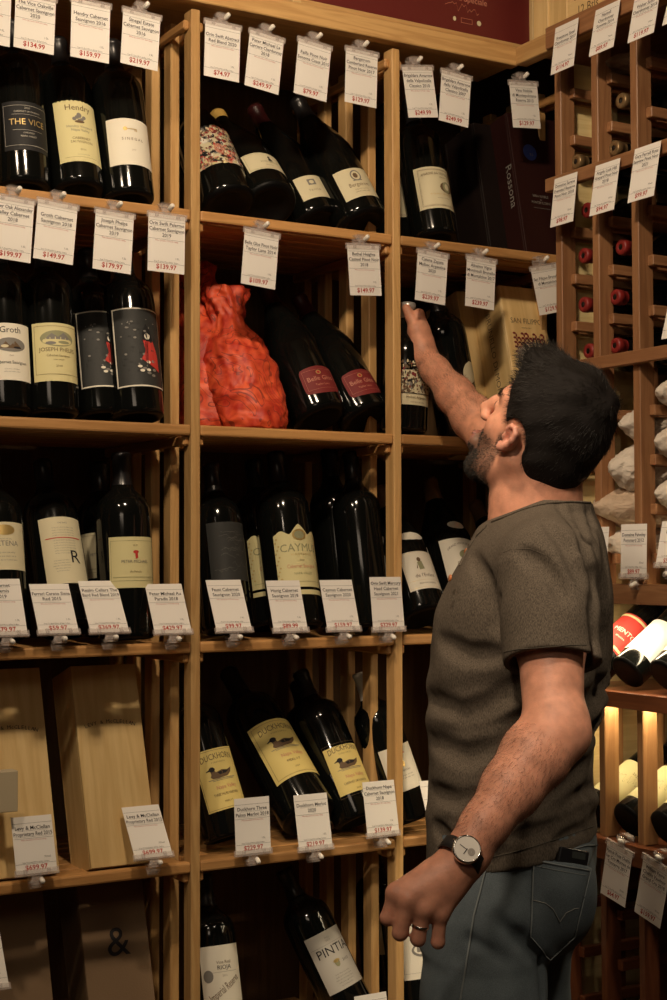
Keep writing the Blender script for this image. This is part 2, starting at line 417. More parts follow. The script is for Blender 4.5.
def d_sinegal(k):
    k.ell(-.014, .027, .0042, .0042, GO); k.rect(-.011, .0262, .010, .0278, GO); k.rect(.005, .022, .0068, .0265, GO); k.rect(.0085, .022, .0102, .0265, GO)
    k.text('S I N E G A L', 0, .003, .0058, BR, res=2, maxw=.056); k.text('2016', 0, -.019, .003, BR)
def d_groth(k):
    k.text('Groth', 0, .036, .012, K, res=2); k.ell(0, .013, .030, .0135, GY); k.poly([(-.022, .006), (-.010, .019), (-.002, .011), (.008, .020), (.022, .006)], BR)
    k.ell(-.012, .010, .007, .003, CR); k.ell(.012, .008, .008, .002, K)
    k.text('2019', 0, -.009, .003, BR); k.text('Cabernet Sauvignon', 0, -.023, .0062, K, maxw=.062, res=2); filler(k, 0, -.034, .05, 2, .005, .0024)
def d_phelps(k):
    k.ell(0, .026, .034, .0155, GR, n=30); k.ell(0, .021, .030, .008, YL); k.poly([(-.026, .024), (-.012, .036), (0, .029), (.012, .038), (.028, .025)], GY); k.ell(-.014, .017, .010, .003, GY); k.ell(.012, .019, .012, .003, GR)
    k.text('JOSEPH PHELPS', 0, .001, .0078, BR, maxw=.076, res=2); k.text('Cabernet Sauvignon', 0, -.009, .005, BR, maxw=.046); k.text('NAPA VALLEY', 0, -.016, .0024, BR); k.text('2018', 0, -.029, .0045, BR)
    k.frame(-.045, -.043, .045, .050, .0006, BR)
def d_palermo(k):
    r = random.Random(5)
    k.frame(-.0550, -.077, .0550, .077, .0026, WH)
    for i in range(60):
        x = r.uniform(-.04, .035); y = r.uniform(-.05, .055); k.ell(x, y, r.uniform(.001, .004), r.uniform(.0008, .0025), SL if i % 3 else GY, 7)
    k.text('palermo', -.002, .045, .012, SL, maxw=.072, res=2)
    # hooded figure in a red robe
    n0 = len(k.v)
    k.poly([(.010, .030), (.016, .044), (.023, .030), (.026, .012), (.008, .012)], BK)
    k.ell(.017, .021, .0045, .0055, WH, 12); k.ell(.0155, .022, .001, .001, BK, 6); k.ell(.019, .022, .001, .001, BK, 6)
    k.poly([(.010, .014), (.026, .014), (.034, -.010), (.036, -.040), (.020, -.030), (.006, -.020), (.013, -.005)], RD)
    k.poly([(.013, .010), (.018, .012), (.016, -.028), (.012, -.020)], MR)
    for i in range(9): k.ell(r.uniform(.0, .026), r.uniform(-.048, -.022), .0035, .0025, WH if i % 2 else GY, 8)
    k.v[n0:] = [(x*1.35-.012, y*1.1-.002, l) for x, y, l in k.v[n0:]]
def d_realm(k):
    for i in range(11):
        k.text('to be or not to be that is the', 0, .044-i*.0052, .0026, GY, maxw=.066)
    k.rect(-.036, .0235, .034, .0252, RD); k.text('THE BARD', 0, .053, .003, GY); k.text('R', .016, -.026, .026, K, res=3)
    filler(k, -.012, -.022, .035, 5, .0052, .0024)
def d_pmichael(k):
    k.frame(-.047, -.034, .047, .040, .0005, GR); k.text('2018', 0, .030, .003, BR)
    k.ell(.001, .019, .0055, .003, RD); k.poly([(-.001, .018), (.004, .018), (.005, .008), (.0, .006)], RD)
    k.text('PETER MICHAEL', 0, -.001, .0055, GY, maxw=.055, res=2); k.text('Au Paradis', 0, -.019, .0038, BR); k.rect(-.044, -.0275, .044, -.0268, GR)
def d_ena(k):
    k.ell(0, .030, .020, .010, TAN_I); k.text('ALTENA', 0, .0, .010, GY, res=2, maxw=.06); filler(k, 0, .012, .05, 1, .005); filler(k, 0, -.014, .05, 3, .007, .003)
TAN_I = GO
def d_collage(k):
    r = random.Random(11)
    for i in range(420):
        x = r.uniform(-.056, .056); y = r.uniform(-.05, .05); m = r.choice([BK, RD, CR, WH, BR, YL, K, RS, MR, GY])
        a = r.uniform(0, 6); s = r.uniform(.002, .0065)
        k.poly([(x+s*math.cos(a+j*1.57)*(1.6 if j % 2 else .7), y+s*math.sin(a+j*1.57)) for j in range(4)], m)
    k.ell(-.004, -.012, .011, .014, RS); k.ell(-.004, .001, .013, .006, BK); k.ell(-.008, -.010, .0022, .0012, K); k.ell(.001, -.010, .0022, .0012, K); k.ell(-.003, -.019, .003, .0015, RD)
def d_carriere(k):
    k.frame(-.046, -.026, .046, .026, .0005, GR); k.text('PETER MICHAEL', .004, -.006, .0045, GR, maxw=.04); k.ell(.006, .012, .0025, .004, K); k.poly([(.004, .008), (.009, .008), (.012, .0), (.002, .0)], K); k.text('la carriere', 0, -.018, .003, BR)
def d_failla(k):
    k.rect(-.010, .004, .010, .020, GY); k.ell(0, .012, .006, .005, CR); k.text('f a i l l a', 0, -.012, .0065, BR, res=2)
def d_berg(k):
    k.ell(0, .017, .013, .014, GY, 24); k.ell(0, .017, .010, .011, CR, 20); k.ell(-.001, .017, .006, .007, BR, 7); k.rect(-.011, .0035, .011, .006, GY)
    k.text('Bergstrom', 0, -.010, .0095, BR, maxw=.05, res=2); filler(k, 0, -.019, .045, 2, .006, .0028, BR)
def d_glos(k):
    k.ell(0, .017, .006, .005, GO); k.ell(0, .017, .0035, .003, RD); k.text('Belle Glos', 0, -.002, .011, RS, maxw=.06, res=2); k.text('Taylor Lane', 0, -.014, .005, RS, res=2); k.frame(-.036, -.022, .036, .024, .0004, RS)
def d_caymus(k):
    k.ell(0, .048, .015, .011, GO, 24); k.ell(0, .048, .011, .008, GR, 20)
    k.text('CAYMUS', 0, .016, .0155, GR, maxw=.082, res=2); k.text('V I N E Y A R D S', 0, .008, .0042, GO, maxw=.05); k.text('- 2020 -', 0, -.003, .0035, BR)
    k.text('Cabernet Sauvignon', 0, -.016, .0075, RS, maxw=.062, res=2); k.text('NAPA VALLEY', 0, -.029, .0045, GR); k.rect(-.046, -.043, .046, -.0424, GR)
    for i in range(24): k.ell(-.044+.09*(i % 2)-.003*(i % 3), -.035+i*.0035, .002, .0016, GO, 6)
def caymus_lab(spin=0):
    def f(e, prof):
        def shape(a, t, w, h):
            y = t*h/2
            if t > .99: y += .0+.012*max(0, 1-abs(a)*3.0)**.5+.004*math.cos(a*9)
            return a*w/2, y
        lb = label_patch('label', prof, .124, .104, .106, YEL2, e, spin, shape=shape); art(e, prof, .124, lb, d_caymus, spin=spin)
        label_patch('label_band', prof, .061, .104, .009, YEL2, e, spin)
    return f
def duck(k, s=1, cx=0, cy=0):
    def E(x, y, a, b, m): k.ell(cx+x*s, cy+y*s, a*s, b*s, m, 20)
    k.poly([(cx+p*s, cy+q*s) for p, q in ((-.024, -.004), (-.020, .003), (-.010, .004), (.002, .007), (.014, .005), (.026, .009), (.022, .0), (.012, -.007), (-.008, -.009), (-.020, -.008))], BR)
    k.poly([(cx+p*s, cy+q*s) for p, q in ((-.008, .003), (.004, .0055), (.016, .004), (.022, .006), (.010, -.001), (-.004, -.002))], K)
    k.poly([(cx+p*s, cy+q*s) for p, q in ((-.021, -.002), (-.022, .008), (-.013, .008), (-.010, .0))], BR)
    E(-.018, .0105, .0062, .0050, K); k.poly([(cx+p*s, cy+q*s) for p, q in ((-.023, .012), (-.031, .0085), (-.030, .0075), (-.022, .0085))], K)
    k.rect(cx-.030*s, cy-.0105*s, cx+.030*s, cy-.0095*s, GY); k.rect(cx-.022*s, cy-.0130*s, cx+.026*s, cy-.0122*s, GY)
def d_duck(l2, l3='NAPA VALLEY'):
    def f(k):
        k.text('DUCKHORN', 0, .040, .0125, BR, maxw=.072, res=2, arc=.35); k.text('V I N E Y A R D S', 0, .032, .003, BR, maxw=.04)
        duck(k, 1.0, 0, .010); k.text('Napa Valley', .004, -.020, .0075, RS, maxw=.045, res=2); k.text(l2, 0, -.033, .0052, BR, maxw=.055); k.text(l3, 0, -.047, .0035, BR)
        k.frame(-.046, -.058, .046, .058, .0005, BR)
    return f
def d_rioja(k):
    k.text('Vina Real', 0, .040, .006, BR, res=2); k.text('RIOJA', 0, .029, .0085, K, res=2); k.rect(-.03, .024, .03, .0245, GY); k.text('2011', 0, .015, .004, GY)
    k.text('Imperial Reserva', .002, -.012, .016, BR, maxw=.075, res=2, rot=.55); filler(k, 0, -.042, .06, 2, .006, .003, BR); k.text('OOOO OO OO', 0, -.062, .006, BR, maxw=.07); k.ell(-.034, .018, .010, .012, GY, 16)
def d_pintia(k):
    k.text('TORO', 0, .046, .003, GY); k.text('2013', 0, .040, .004, GY); k.rect(-.044, .034, .044, .0345, GY); k.text('PINTIA', .004, .012, .019, K, maxw=.084, res=2)
    k.ell(-.002, -.008, .006, .008, GR, 8); k.ell(-.002, -.003, .008, .004, GO, 8); k.text('2013', .020, -.010, .006, K); filler(k, 0, -.030, .055, 5, .006, .003)
def d_amarone(k):
    k.frame(-.047, -.044, .047, .044, .0007, BR); k.frame(-.045, -.042, .045, .042, .0003, BR); k.text('AMARONE della VALPOLICELLA', 0, .031, .0062, BR, maxw=.082, res=2, arc=.5)
    k.text('Classico', .010, .023, .004, BR); k.ell(.018, .001, .019, .013, BR, 12); k.ell(.018, .002, .012, .0135, GR, 16); k.ell(.019, .003, .007, .008, CR, 14); filler(k, 0, -.018, .06, 1, .006, .0045, GO); filler(k, .004, -.027, .06, 1, .006, .0025, BR)
def d_malbec(k):
    r = random.Random(3)
    for i in range(260): k.ell(r.uniform(-.05, .05), r.uniform(-.012, .058), r.uniform(.001, .0035), r.uniform(.001, .0045), r.choice([BR, K, GY, CR, BR, MR]), 7)
    k.rect(-.05, -.0135, .05, -.012, K); k.text('Malbec Argentino', 0, -.024, .0055, BR, maxw=.06, res=2); filler(k, 0, -.033, .06, 1, .006, .003, BR)
def d_enfant(k):
    k.ell(-.006, .026, .005, .006, BR, 10); k.poly([(-.012, .020), (0, .022), (.003, .002), (-.010, .0)], GR); k.poly([(-.012, .018), (-.017, .004), (-.014, .004)], BR)
    k.text("de l'Enfant", 0, -.018, .009, BR, maxw=.075, res=2); k.rect(-.044, -.026, .044, -.0256, GO); k.text('BEAUNE GREVES', 0, -.036, .0042, BR, maxw=.06); k.frame(-.046, -.044, .046, .046, .0004, GO)
def d_grandvin(k):
    k.text('GRAND VIN DE BORDEAUX', 0, .032, .006, BR, maxw=.08, res=2, arc=.12); k.ell(0, .006, .016, .012, GR); k.text('CHATEAU', 0, -.018, .008, BR, res=2); filler(k, 0, -.028, .06, 2, .006, .003)
def d_chateau(k):
    k.text('Grand Vin', .0, .038, .0045, GY); k.text('DAUMIER', .0, .025, .009, GY, maxw=.07, res=2); k.rect(-.01, .018, .01, .0185, RD); k.ell(0, -.004, .024, .014, GY, 20); k.ell(0, -.003, .019, .010, WH, 16); k.poly([(-.012, -.008), (-.012, .002), (-.008, .006), (-.004, .0), (.004, .0), (.008, .006), (.012, .002), (.012, -.008)], GY)
    k.frame(-.046, -.05, .046, .05, .0004, GY)
def d_bosco(k):
    k.text('Bosche', 0, .030, .006, RD, res=2); k.ell(.0, .008, .004, .007, GO); k.text('VINEYARD', 0, -.008, .0045, GY); filler(k, 0, -.018, .05, 2, .006, .003)
def d_faust(k):
    r = random.Random(2)
    for i in range(26): k.scribble(r.uniform(-.04, .0), r.uniform(-.04, .04), .04, .012, 7, SL if i % 2 else GY, i, .0003)
GB = 'wine bottles in the open bins'
# bin row 0 (topmost), left bay
bottle('dark bottle with black label lettered in gold, at far left of the top bin', 'bord', 23, .075, 0, tilt=12, cap=BLKF, lab=simple_label(.110, .096, .098, BLKLAB, d_vice))
bottle('bottle with torn-topped pale yellow label in the top left bin', 'bord', 78, .070, 0, tilt=19, cap=BLKF, lab=simple_label(.109, .096, .134, YEL2, d_hendry, shape=torn))
bottle('bottle with cream label and small gold key in the top left bin', 'bord', 128, .068, 0, tilt=14, cap=BLKF, lab=simple_label(.105, .102, .098, WHITE, d_sinegal))
# row 1 left
bottle('bottle with white label and grey hillside vignette, cut by the left picture edge', 'bord', 5, .070, 1, tilt=9, cap=BLKF, lab=simple_label(.107, .094, .108, WHITE, d_groth))
bottle('bottle with yellow landscape label standing in the second row', 'bord', 52, .068, 1, tilt=9, cap=BLKF, lab=simple_label(.112, .098, .112, YEL2, d_phelps))
bottle('bottle with dark picture label partly hidden behind its twin', 'bord', 101, .105, 1, tilt=13, cap=BLKF, lab=simple_label(.126, .112, .156, SLATE, d_palermo))
bottle('front bottle with dark picture label of a red-robed figure', 'bord', 137, .070, 1, tilt=12, sc=1.03, cap=BLKF, lab=simple_label(.126, .112, .156, SLATE, d_palermo))
# row 2 left
bottle('bottle with scalloped cream label at the left edge of the third row', 'bord', 3, .070, 2, tilt=13, cap=BLKF, lab=simple_label(.165, .090, .090, CREAM, d_ena))
bottle('tilted bottle with cream label of small text and a large R', 'bord', 68, .085, 2, tilt=24, sc=1.03, cap=BLKF, lab=simple_label(.142, .090, .134, CREAM, d_realm))
bottle('bottle half hidden between the R label and the red crest label', 'bord', 108, .190, 2, tilt=8, cap=BLKF, lab=simple_label(.155, .094, .090, CREAM, d_pmichael, spin=-.4))
bottle('upright glossy bottle with pale label and small red crest', 'bord', 127, .062, 2, tilt=5, sc=1.03, cap=BLKF, lab=simple_label(.140, .100, .094, YEL2, d_pmichael))
# row 0 middle
bottle('leaning bottle with multicoloured collage label in the top middle bin', 'burg', 228, .075, 0, tip=(174, 84), sc=1.0, cap=BLKF, lab=simple_label(.115, .124, .100, CREAM, d_collage))
bottle('leaning bottle with ochre foil and cream label with a tiny plant', 'burg', 270, .075, 0, tip=(217, 115), sc=1.02, cap=OCHRE, capz=.318, lab=simple_label(.078, .098, .058, CREAM, d_carriere))
bottle('leaning bottle with dark red foil and small square crest label', 'burg', 316, .125, 0, tip=(254, 108), sc=.95, cap=DRED, lab=simple_label(.063, .076, .062, CREAM, d_failla))
bottle('leaning bottle with cream round-crest label next to the middle upright, top row', 'burg', 362, .085, 0, tip=(297, 100), sc=1.0, cap=BLKF, lab=simple_label(.072, .092, .074, CREAM, d_berg))
# row 1 middle
def plaque(a, t, w, h):
    return a*w/2*(1-.12*abs(t)**6), t*h/2+.004*math.cos(a*PI*.5)*(1 if t > 0 else -1)
bottle('leaning bottle with maroon plaque label nearest the red tissue bag', 'burg', 321, .085, 1, tip=(264, 285), sc=1.0, cap=DRED, lab=simple_label(.064, .085, .058, MAROON, d_glos, shape=plaque))
bottle('leaning bottle with maroon plaque label nearest the middle upright', 'burg', 366, .080, 1, tip=(298, 297), sc=.98, cap=DRED, lab=simple_label(.062, .085, .058, MAROON, d_glos, shape=plaque))
# row 2 middle
bottle('bottle with dark slate label at the left of the third middle bin', 'bord', 228, .090, 2, tilt=13, cap=BLKF, lab=simple_label(.155, .095, .120, SLATE, d_faust))
bottle('bottle with scalloped yellow label half hidden behind its twin', 'bord', 273, .175, 2, tilt=14, sc=1.05, cap=BLKF, lab=caymus_lab(-.15))
bottle('front bottle with large scalloped yellow label and green lettering', 'bord', 297, .080, 2, tilt=14, sc=1.08, cap=BLKF, lab=caymus_lab())
bottle('unlabelled dark glossy bottle behind the tallest bottle', 'tall', 345, .150, 2, tilt=10, cap=BLKF)
bottle('tallest unlabelled glossy black bottle beside the middle upright', 'tall', 369, .075, 2, tilt=11, sc=.975, cap=BLKF)
# row 3 middle
bottle('bottle with yellow duck label cut by the left upright', 'bord', 229, .085, 3, tip=(181, 672), cap=BLKF, lab=simple_label(.113, .096, .122, YEL, d_duck('THREE PALMS VINEYARD', 'MERLOT')))
bottle('large tilted bottle with the largest yellow duck label', 'bord', 310, .080, 3, tip=(228, 672), sc=1.16, cap=BLKF, lab=simple_label(.125, .104, .126, YEL, d_duck('MERLOT', '2020')))
bottle('bottle standing behind the two duck labels, mostly hidden', 'bord', 330, .190, 3, tip=(297, 684), sc=.98, cap=BLKF, lab=simple_label(.150, .094, .100, YEL, d_duck('MERLOT')))
bottle('tilted bottle with yellow duck label next to the middle upright', 'bord', 359, .080, 3, tip=(300, 672), cap=BLKF, lab=simple_label(.103, .090, .104, YEL, d_duck('CABERNET SAUVIGNON', '2018')))
# row 4 middle
bottle('bottle with signed cream Rioja label at bottom of the picture', 'bord', 222, .085, 4, tilt=14, cap=BLKF, lab=simple_label(.135, .096, .150, WHITE, d_rioja))
bottle('tilted bottle with grey-white label in bold capitals at bottom of the picture', 'bord', 357, .085, 4, tip=(280, 862), cap=BLKF, lab=simple_label(.140, .094, .122, GREYL, d_pintia))
# right bay of the long rack
bottle('bottle with large cream Amarone label behind the hanging tags', 'bord', 435, .080, 0, tilt=16, sc=1.0, cap=BLKF, lab=simple_label(.105, .110, .100, CREAM, d_amarone))
bottle('bottle with cream label half hidden behind the middle upright', 'bord', 401, .185, 0, tilt=9, cap=BLKF, lab=simple_label(.110, .098, .095, CREAM, d_amarone, spin=.2))
heldB = bottle('squat bottle with bark-patterned label being grasped by the hand', 'squat', 403, .070, 1, tip=(408, 303), sc=.97, cap=plain('silver_foil', (.55, .53, .5), .3, .5), capz=.255, lab=simple_label(.095, .104, .076, CREAM, d_malbec))
bottle('dark bottle with round cream label beside the leaning crate', 'bord', 461, .100, 1, tip=(434, 283), sc=.97, cap=BLKF, lab=simple_label(.140, .050, .050, CREAM, None, spin=.45, shape=lambda a, t, w, h: (a*w/2*math.sqrt(max(0, 1-t*t)), t*h/2)))
def neckband(zc, w, h, mat):
    def f(e, prof): label_patch('neck_label', prof, zc, w, h, mat, e, 0)
    return f
def two(f1, f2):
    def f(e, prof): f1(e, prof); f2(e, prof)
    return f
oval = lambda a, t, w, h: (a*w/2*math.sqrt(max(0, 1-t*t)), t*h/2)
bottle('leaning bottle whose cream label shows a small child, behind the man', 'burg', 424, .075, 2, tip=(380, 488), sc=.95, cap=TANF, lab=two(simple_label(.095, .096, .096, WHITE, d_enfant), simple_label(.185, .07, .022, WHITE, None, shape=oval)))
bottle('leaning bottle with tan foil and wide Bordeaux label behind the man', 'burg', 464, .15, 2, tip=(429, 480), sc=1.02, cap=TANF, lab=two(simple_label(.115, .110, .096, WHITE, d_grandvin), simple_label(.20, .045, .022, WHITE, None, shape=oval)))
bottle('leaning bottle with tan foil next to the man\'s collar', 'burg', 528, .10, 2, tip=(475, 504), sc=.95, cap=TANF, lab=two(simple_label(.095, .110, .096, WHITE, d_grandvin), simple_label(.20, .045, .022, WHITE, None, shape=oval)))
bottle('bottle with white label and red lettering seen behind the middle upright', 'bord', 411, .080, 3, tip=(358, 668), sc=.95, cap=col('white_foil', (.6, .57, .5)), lab=simple_label(.120, .094, .100, WHITE, d_bosco))
bottle('bottle with engraved chateau label low beside the man\'s hanging hand', 'bord', 418, .085, 4, tilt=14, cap=BLKF, lab=simple_label(.145, .096, .125, WHITE, d_chateau))
bottle('bottle with plain cream label glimpsed between the lowest uprights', 'bord', 388, .240, 4, tilt=10, cap=BLKF, lab=simple_label(.160, .100, .110, CREAM, None))
# ------------------------------------------------------------------ price tags
CARDM = plain('tag_card', (.82, .79, .74), .75, spec=.25)
def clip_geo(up):
    """clear plastic holder: strip across the card edge, two lips, a stem and a ring round the rail"""
    bm = bmesh.new(); s = 1 if up else -1
    box_bm(bm, (0, -.0022, .000), (.082, .0012, .011), 0)
    box_bm(bm, (0, .0016, .000), (.082, .0012, .011), 0)
    box_bm(bm, (0, -.0003, -.0058*s), (.082, .005, .0012), 0)
    for x in (-.022, .022): box_bm(bm, (x, -.0032, .001), (.007, .002, .009), 0)
    for x, r in ((-.008, .5), (.008, -.5)): box_bm(bm, (x, .002, -.011*s), (.004, .002, .016), 0, Matrix.Rotation(r*s, 3, 'Y'))
    box_bm(bm, (0, .004, -.017*s), (.028, .010, .002), .0006)
    for k in range(9):
        a = -2.2+k*.55; box_bm(bm, (0, .0135+.0128*math.sin(a), -(.013+.0128*math.cos(a)-.0)*s), (.020, .0080, .0010), 0, Matrix.Rotation(-a*s, 3, 'X'))
    box_bm(bm, (-.012, .003, -.018*s), (.002, .008, .010), .0006)
    return bm2me('clip', bm)
def knob_geo():
    v, f = lathe([(.0005, -.008), (.0035, -.008), (.0046, -.0065), (.0046, .004), (.0036, .0065), (.0005, .007)], 14, False); return mesh('knob', v, f)
CLIPU = clip_geo(True); CLIPD = clip_geo(False); KNOBME = knob_geo()
for m_, mt in ((CLIPU, CLEAR), (CLIPD, CLEAR), (KNOBME, KNOB)): m_.materials.append(mt)
KNOBME.polygons.foreach_set('use_smooth', [True]*len(KNOBME.polygons))
CLW = .077; CARDV, CARDF = None, None
def price_tag(T, B, mode, lines, price, label, side='A', group='price tags clipped to the rails', off=.024, size='1.5L', dim=1, clip=True):
    if side == 'A':
        if mode == 'h': t = onw(*T, -off); b = onw(*B, -off)
        else: b = onw(*B, -off); t = onu(*T, toA(b).x)
        right = UA
    else:
        if mode == 'r': t = onu(*T, UB-off); b = onu(*B, UB-off); mode = 'h'
        elif mode == 'h': t = onu(*T, UB-off); d = ray(*B); b = CAM+d*((toA(t).y-(CAM-ORG).dot(WA))/d.dot(WA))
        else:
            b = onu(*B, UB-off); d = ray(*T); q = toA(b).y; t = CAM+d*((q-(CAM-ORG).dot(WA))/d.dot(WA))
        right = -WA
    up = (t-b); H = up.length
    if not .085 < H < .135: H = .113
    if mode == 's' : t = b+up.normalized()*H
    up.normalize(); right = (right-up*right.dot(up)).normalized(); nrm = right.cross(up)   # towards the viewer
    c = (t+b)/2; W = .076 if side == 'A' else .074
    M = Matrix(((right.x, -nrm.x, up.x, c.x), (right.y, -nrm.y, up.y, c.y), (right.z, -nrm.z, up.z, c.z), (0, 0, 0, 1)))
    e = empty('price_tag', label, 'price tag', M, group=group)
    bm = bmesh.new(); box_bm(bm, (0, 0, 0), (W, .0007, H), 0); link('card', bm2me('card', bm), CARDM, e)
    k = Ink(); hh = H/2
    y = hh-.029 if mode == 'h' else hh-.024
    if len(lines) == 3: y += .008
    for i, ln in enumerate(lines):
        yy = y-i*.0108
        k.text(ln, 0, yy, .0068, 0, maxw=W*.95, bold=.012, res=2); k.rect(-min(W*.46, len(ln)*.0018), yy-.0019, min(W*.46, len(ln)*.0018), yy-.0016, 0)
    yl = y-len(lines)*.0108+.0058
    k.rect(-W*.49, yl, W*.49, yl+.0004, 0); k.rect(-W*.49, hh-.0125, W*.49, hh-.0121, 0)
    k.rect(-W*.49, -hh+.017, W*.49, -hh+.0174, 0); k.text('Scan To Read More & Buy Online', 0, -hh+.0185, .0026, 0, maxw=W*.88); k.text(size, W*.30, -hh+.026, .0036, 0)
    k.obj('heading_lettering', lambda x, y2, l: (x, -.0006-l*.1, y2), [INK], e)
    k2 = Ink(); k2.text('Wine Spectator 92 Points rating', 0, yl-.0036, .0026, 0, maxw=W*.66)
    if price: k2.text(price, 0, -hh+.0062, .0092, 0, maxw=W*.70, res=2, bold=.02)
    k2.obj('price_lettering', lambda x, y2, l: (x, -.0006-l*.1, y2), [REDINK], e)
    if clip:
        o = bpy.data.objects.new('clip', CLIPD if mode == 'h' else CLIPU); COL.objects.link(o); o.parent = e; o.location = (0, 0, hh-.002 if mode == 'h' else -hh+.002)
        if mode == 's':
            tl = math.atan2(-(up.dot(nrm)) if False else 0, 1)
        kn = bpy.data.objects.new('knob', KNOBME); COL.objects.link(kn); kn.parent = e
        s = 1 if mode == 'h' else -1
        kn.location = (.006, -.006, s*(hh+.015)); kn.rotation_euler = (PI/2-.5*s, .3, 0)
    return e
HG = 'hanging'; 
def PT_(T, B, m, txt, price, side='A', extra='', **kw):
    return price_tag(T, B, m, txt.split('|'), price, extra, side, **kw)
g = 'price tags on the long rack'; g2 = 'price tags on the side rack'
PT_((-9, -14), (-11, 43), 'h', 'Caymus|Cabernet|2020', '$89.99', extra='white price tag cut by the picture\'s top left corner', group=g)
PT_((36, -5), (33.7, 51), 'h', 'The Vice Oakville|Cabernet Sauvignon|2020', '$134.99', extra='white price tag reading $134.99 above the black-labelled bottle', group=g)
PT_((91, 2), (89.7, 60), 'h', 'Hendry Cabernet|Sauvignon 2016', '$159.97', extra='white hanging price tag reading $159.97', group=g)
PT_((142, 13), (139, 67), 'h', 'Sinegal Estate|Cabernet Sauvignon|2016', '$219.97', extra='white hanging price tag reading $219.97', group=g)
PT_((14, 198), (10, 260), 'h', 'Silver Oak Alexander|Valley Cabernet|2018', '$199.97', extra='white hanging price tag ending in 99.97 at the left edge', group=g)
PT_((58, 203), (53, 261.5), 'h', 'Groth Cabernet|Sauvignon 2018', '$149.97', extra='white price tag reading $149.97 in the left bay', group=g)
PT_((115, 212.5), (111.7, 271.5), 'h', 'Joseph Phelps|Cabernet Sauvignon|2019', '$179.97', extra='white hanging price tag reading $179.97', group=g)
PT_((167, 215), (166, 272.5), 'h', 'Orin Swift Palermo|Cabernet Sauvignon|2019', '$139.97', extra='white price tag reading $139.97 next to the left upright', group=g)
PT_((-1, 579), (7, 635), 's', 'Cabernet|Artemis|2019', '$79.97', extra='standing price tag ending in 79.97 at the left edge', group=g)
PT_((48.7, 584), (59, 633), 's', 'Ferrari Carano Siena|Red 2015', '$59.97', extra='standing price tag reading $59.97 below the R label', group=g)
PT_((97, 581), (110, 632), 's', 'Realm Cellars The|Bard Red Blend 2019', '$369.97', extra='standing price tag reading $369.97', group=g)
PT_((163, 584), (173.5, 633), 's', 'Peter Michael Au|Paradis 2018', '$429.97', extra='standing price tag reading $429.97 next to the left upright', group=g)
PT_((31, 816), (37, 873), 's', 'Levy & McClellan|Proprietary Red 2015', '$699.97', extra='standing price tag for 2015 red reading $699.97', size='750ml', group=g)
PT_((140, 806), (154, 857), 's', 'Levy & McClellan|Proprietary Red 2012', '$699.97', extra='standing price tag for 2012 red in front of the lettered crate', size='750ml', group=g)
PT_((-21, 935), (-12, 990), 's', 'Proprietary Red', '', extra='sliver of white tag at the bottom of the left edge', group=g)
PT_((223, 24), (221.5, 79), 'h', 'Orin Swift Abstract|Red Blend 2020', '$74.97', extra='white hanging price tag reading $74.97', group=g)
PT_((267, 35), (261.5, 90), 'h', 'Peter Michael La|Carriere Chardonnay|2018', '$249.97', extra='white hanging price tag reading $249.97', group=g)
PT_((315, 43), (310, 97.5), 'h', 'Failla Pinot Noir|Sonoma Coast 2015', '$79.97', extra='white hanging price tag reading $79.97 in the top row', group=g)
PT_((362, 51), (360.5, 105), 'h', 'Bergstrom|Cumberland Reserve|Pinot Noir 2017', '$129.97', extra='white hanging price tag reading $129.97 left of the middle upright', group=g)
PT_((262, 232), (258, 286.5), 'h', 'Belle Glos Pinot Noir|Taylor Lane 2014', '$109.97', extra='white hanging price tag reading $109.97', group=g)
PT_((363, 245.5), (366, 295.5), 'h', 'Bethel Heights|Casteel Pinot Noir|2018', '$149.97', extra='white price tag reading $149.97 left of the middle upright', group=g)
PT_((223, 580), (234.5, 631), 's', 'Faust Cabernet|Sauvignon 2020', '$99.97', extra='standing price tag reading $99.97 below the slate label', group=g)
PT_((282.5, 580.5), (291, 631), 's', 'Honig Cabernet|Sauvignon 2018', '$89.99', extra='standing price tag reading $89.99', group=g)
PT_((335.5, 580), (344, 630), 's', 'Caymus Cabernet|Sauvignon 2020', '$159.97', extra='standing price tag reading $159.97', group=g)
PT_((385, 577), (389, 630), 's', 'Orin Swift Mercury|Head Cabernet|Sauvignon 2021', '$329.97', extra='standing price tag reading $329.97 over the middle upright', group=g)
PT_((251.5, 797.5), (253.5, 853), 's', 'Duckhorn Three|Palms Merlot 2018', '$229.97', extra='standing price tag reading $229.97', group=g)
PT_((310, 794), (316, 849), 's', 'Duckhorn Merlot|2020', '$219.97', extra='standing price tag reading $219.97', group=g)
PT_((378, 781), (383.5, 835), 's', 'Duckhorn Napa|Cabernet Sauvignon|2018', '$139.97', extra='standing price tag reading $139.97 over the middle upright', group=g)
PT_((370, 994), (376, 1045), 's', 'Pintia Toro|2013', '$119.97', extra='top edge of a price tag at the bottom of the picture', group=g)
PT_((434, 780), (446, 833), 's', 'Beringer|Cabernet', '$99.97', extra='price tag half hidden by the front of the man\'s shirt', group=g)
PT_((417, 67), (423.5, 117.5), 'h', 'Brigaldara Amarone|della Valpolicella|Classico 2010', '$249.99', extra='white tag reading $249.99 for 2010, beside the middle upright', group=g)
PT_((456.5, 74), (453.5, 124), 'h', 'Brigaldara Amarone|della Valpolicella|Classico 2007', '$249.99', extra='white tag reading $249.99 for 2007, above the cream Amarone label', group=g)
PT_((523, 82.5), (527, 128), 'h', 'Vino Nobile|di Montepulciano|Riserva 2013', '$129.97', extra='white hanging tag above the blue round seal', group=g)
PT_((433, 252.5), (430, 302.5), 'h', 'Catena Zapata|Malbec Argentina|2020', '$239.97', extra='white price tag reading $239.97 above the reaching hand', group=g)
PT_((481.5, 258.5), (479.5, 308), 'h', 'Altesino Vigna|Montosoli Brunello|di Montalcino 2017', '$239.97', extra='white price tag reading $239.97 hanging before the pale crate', group=g)
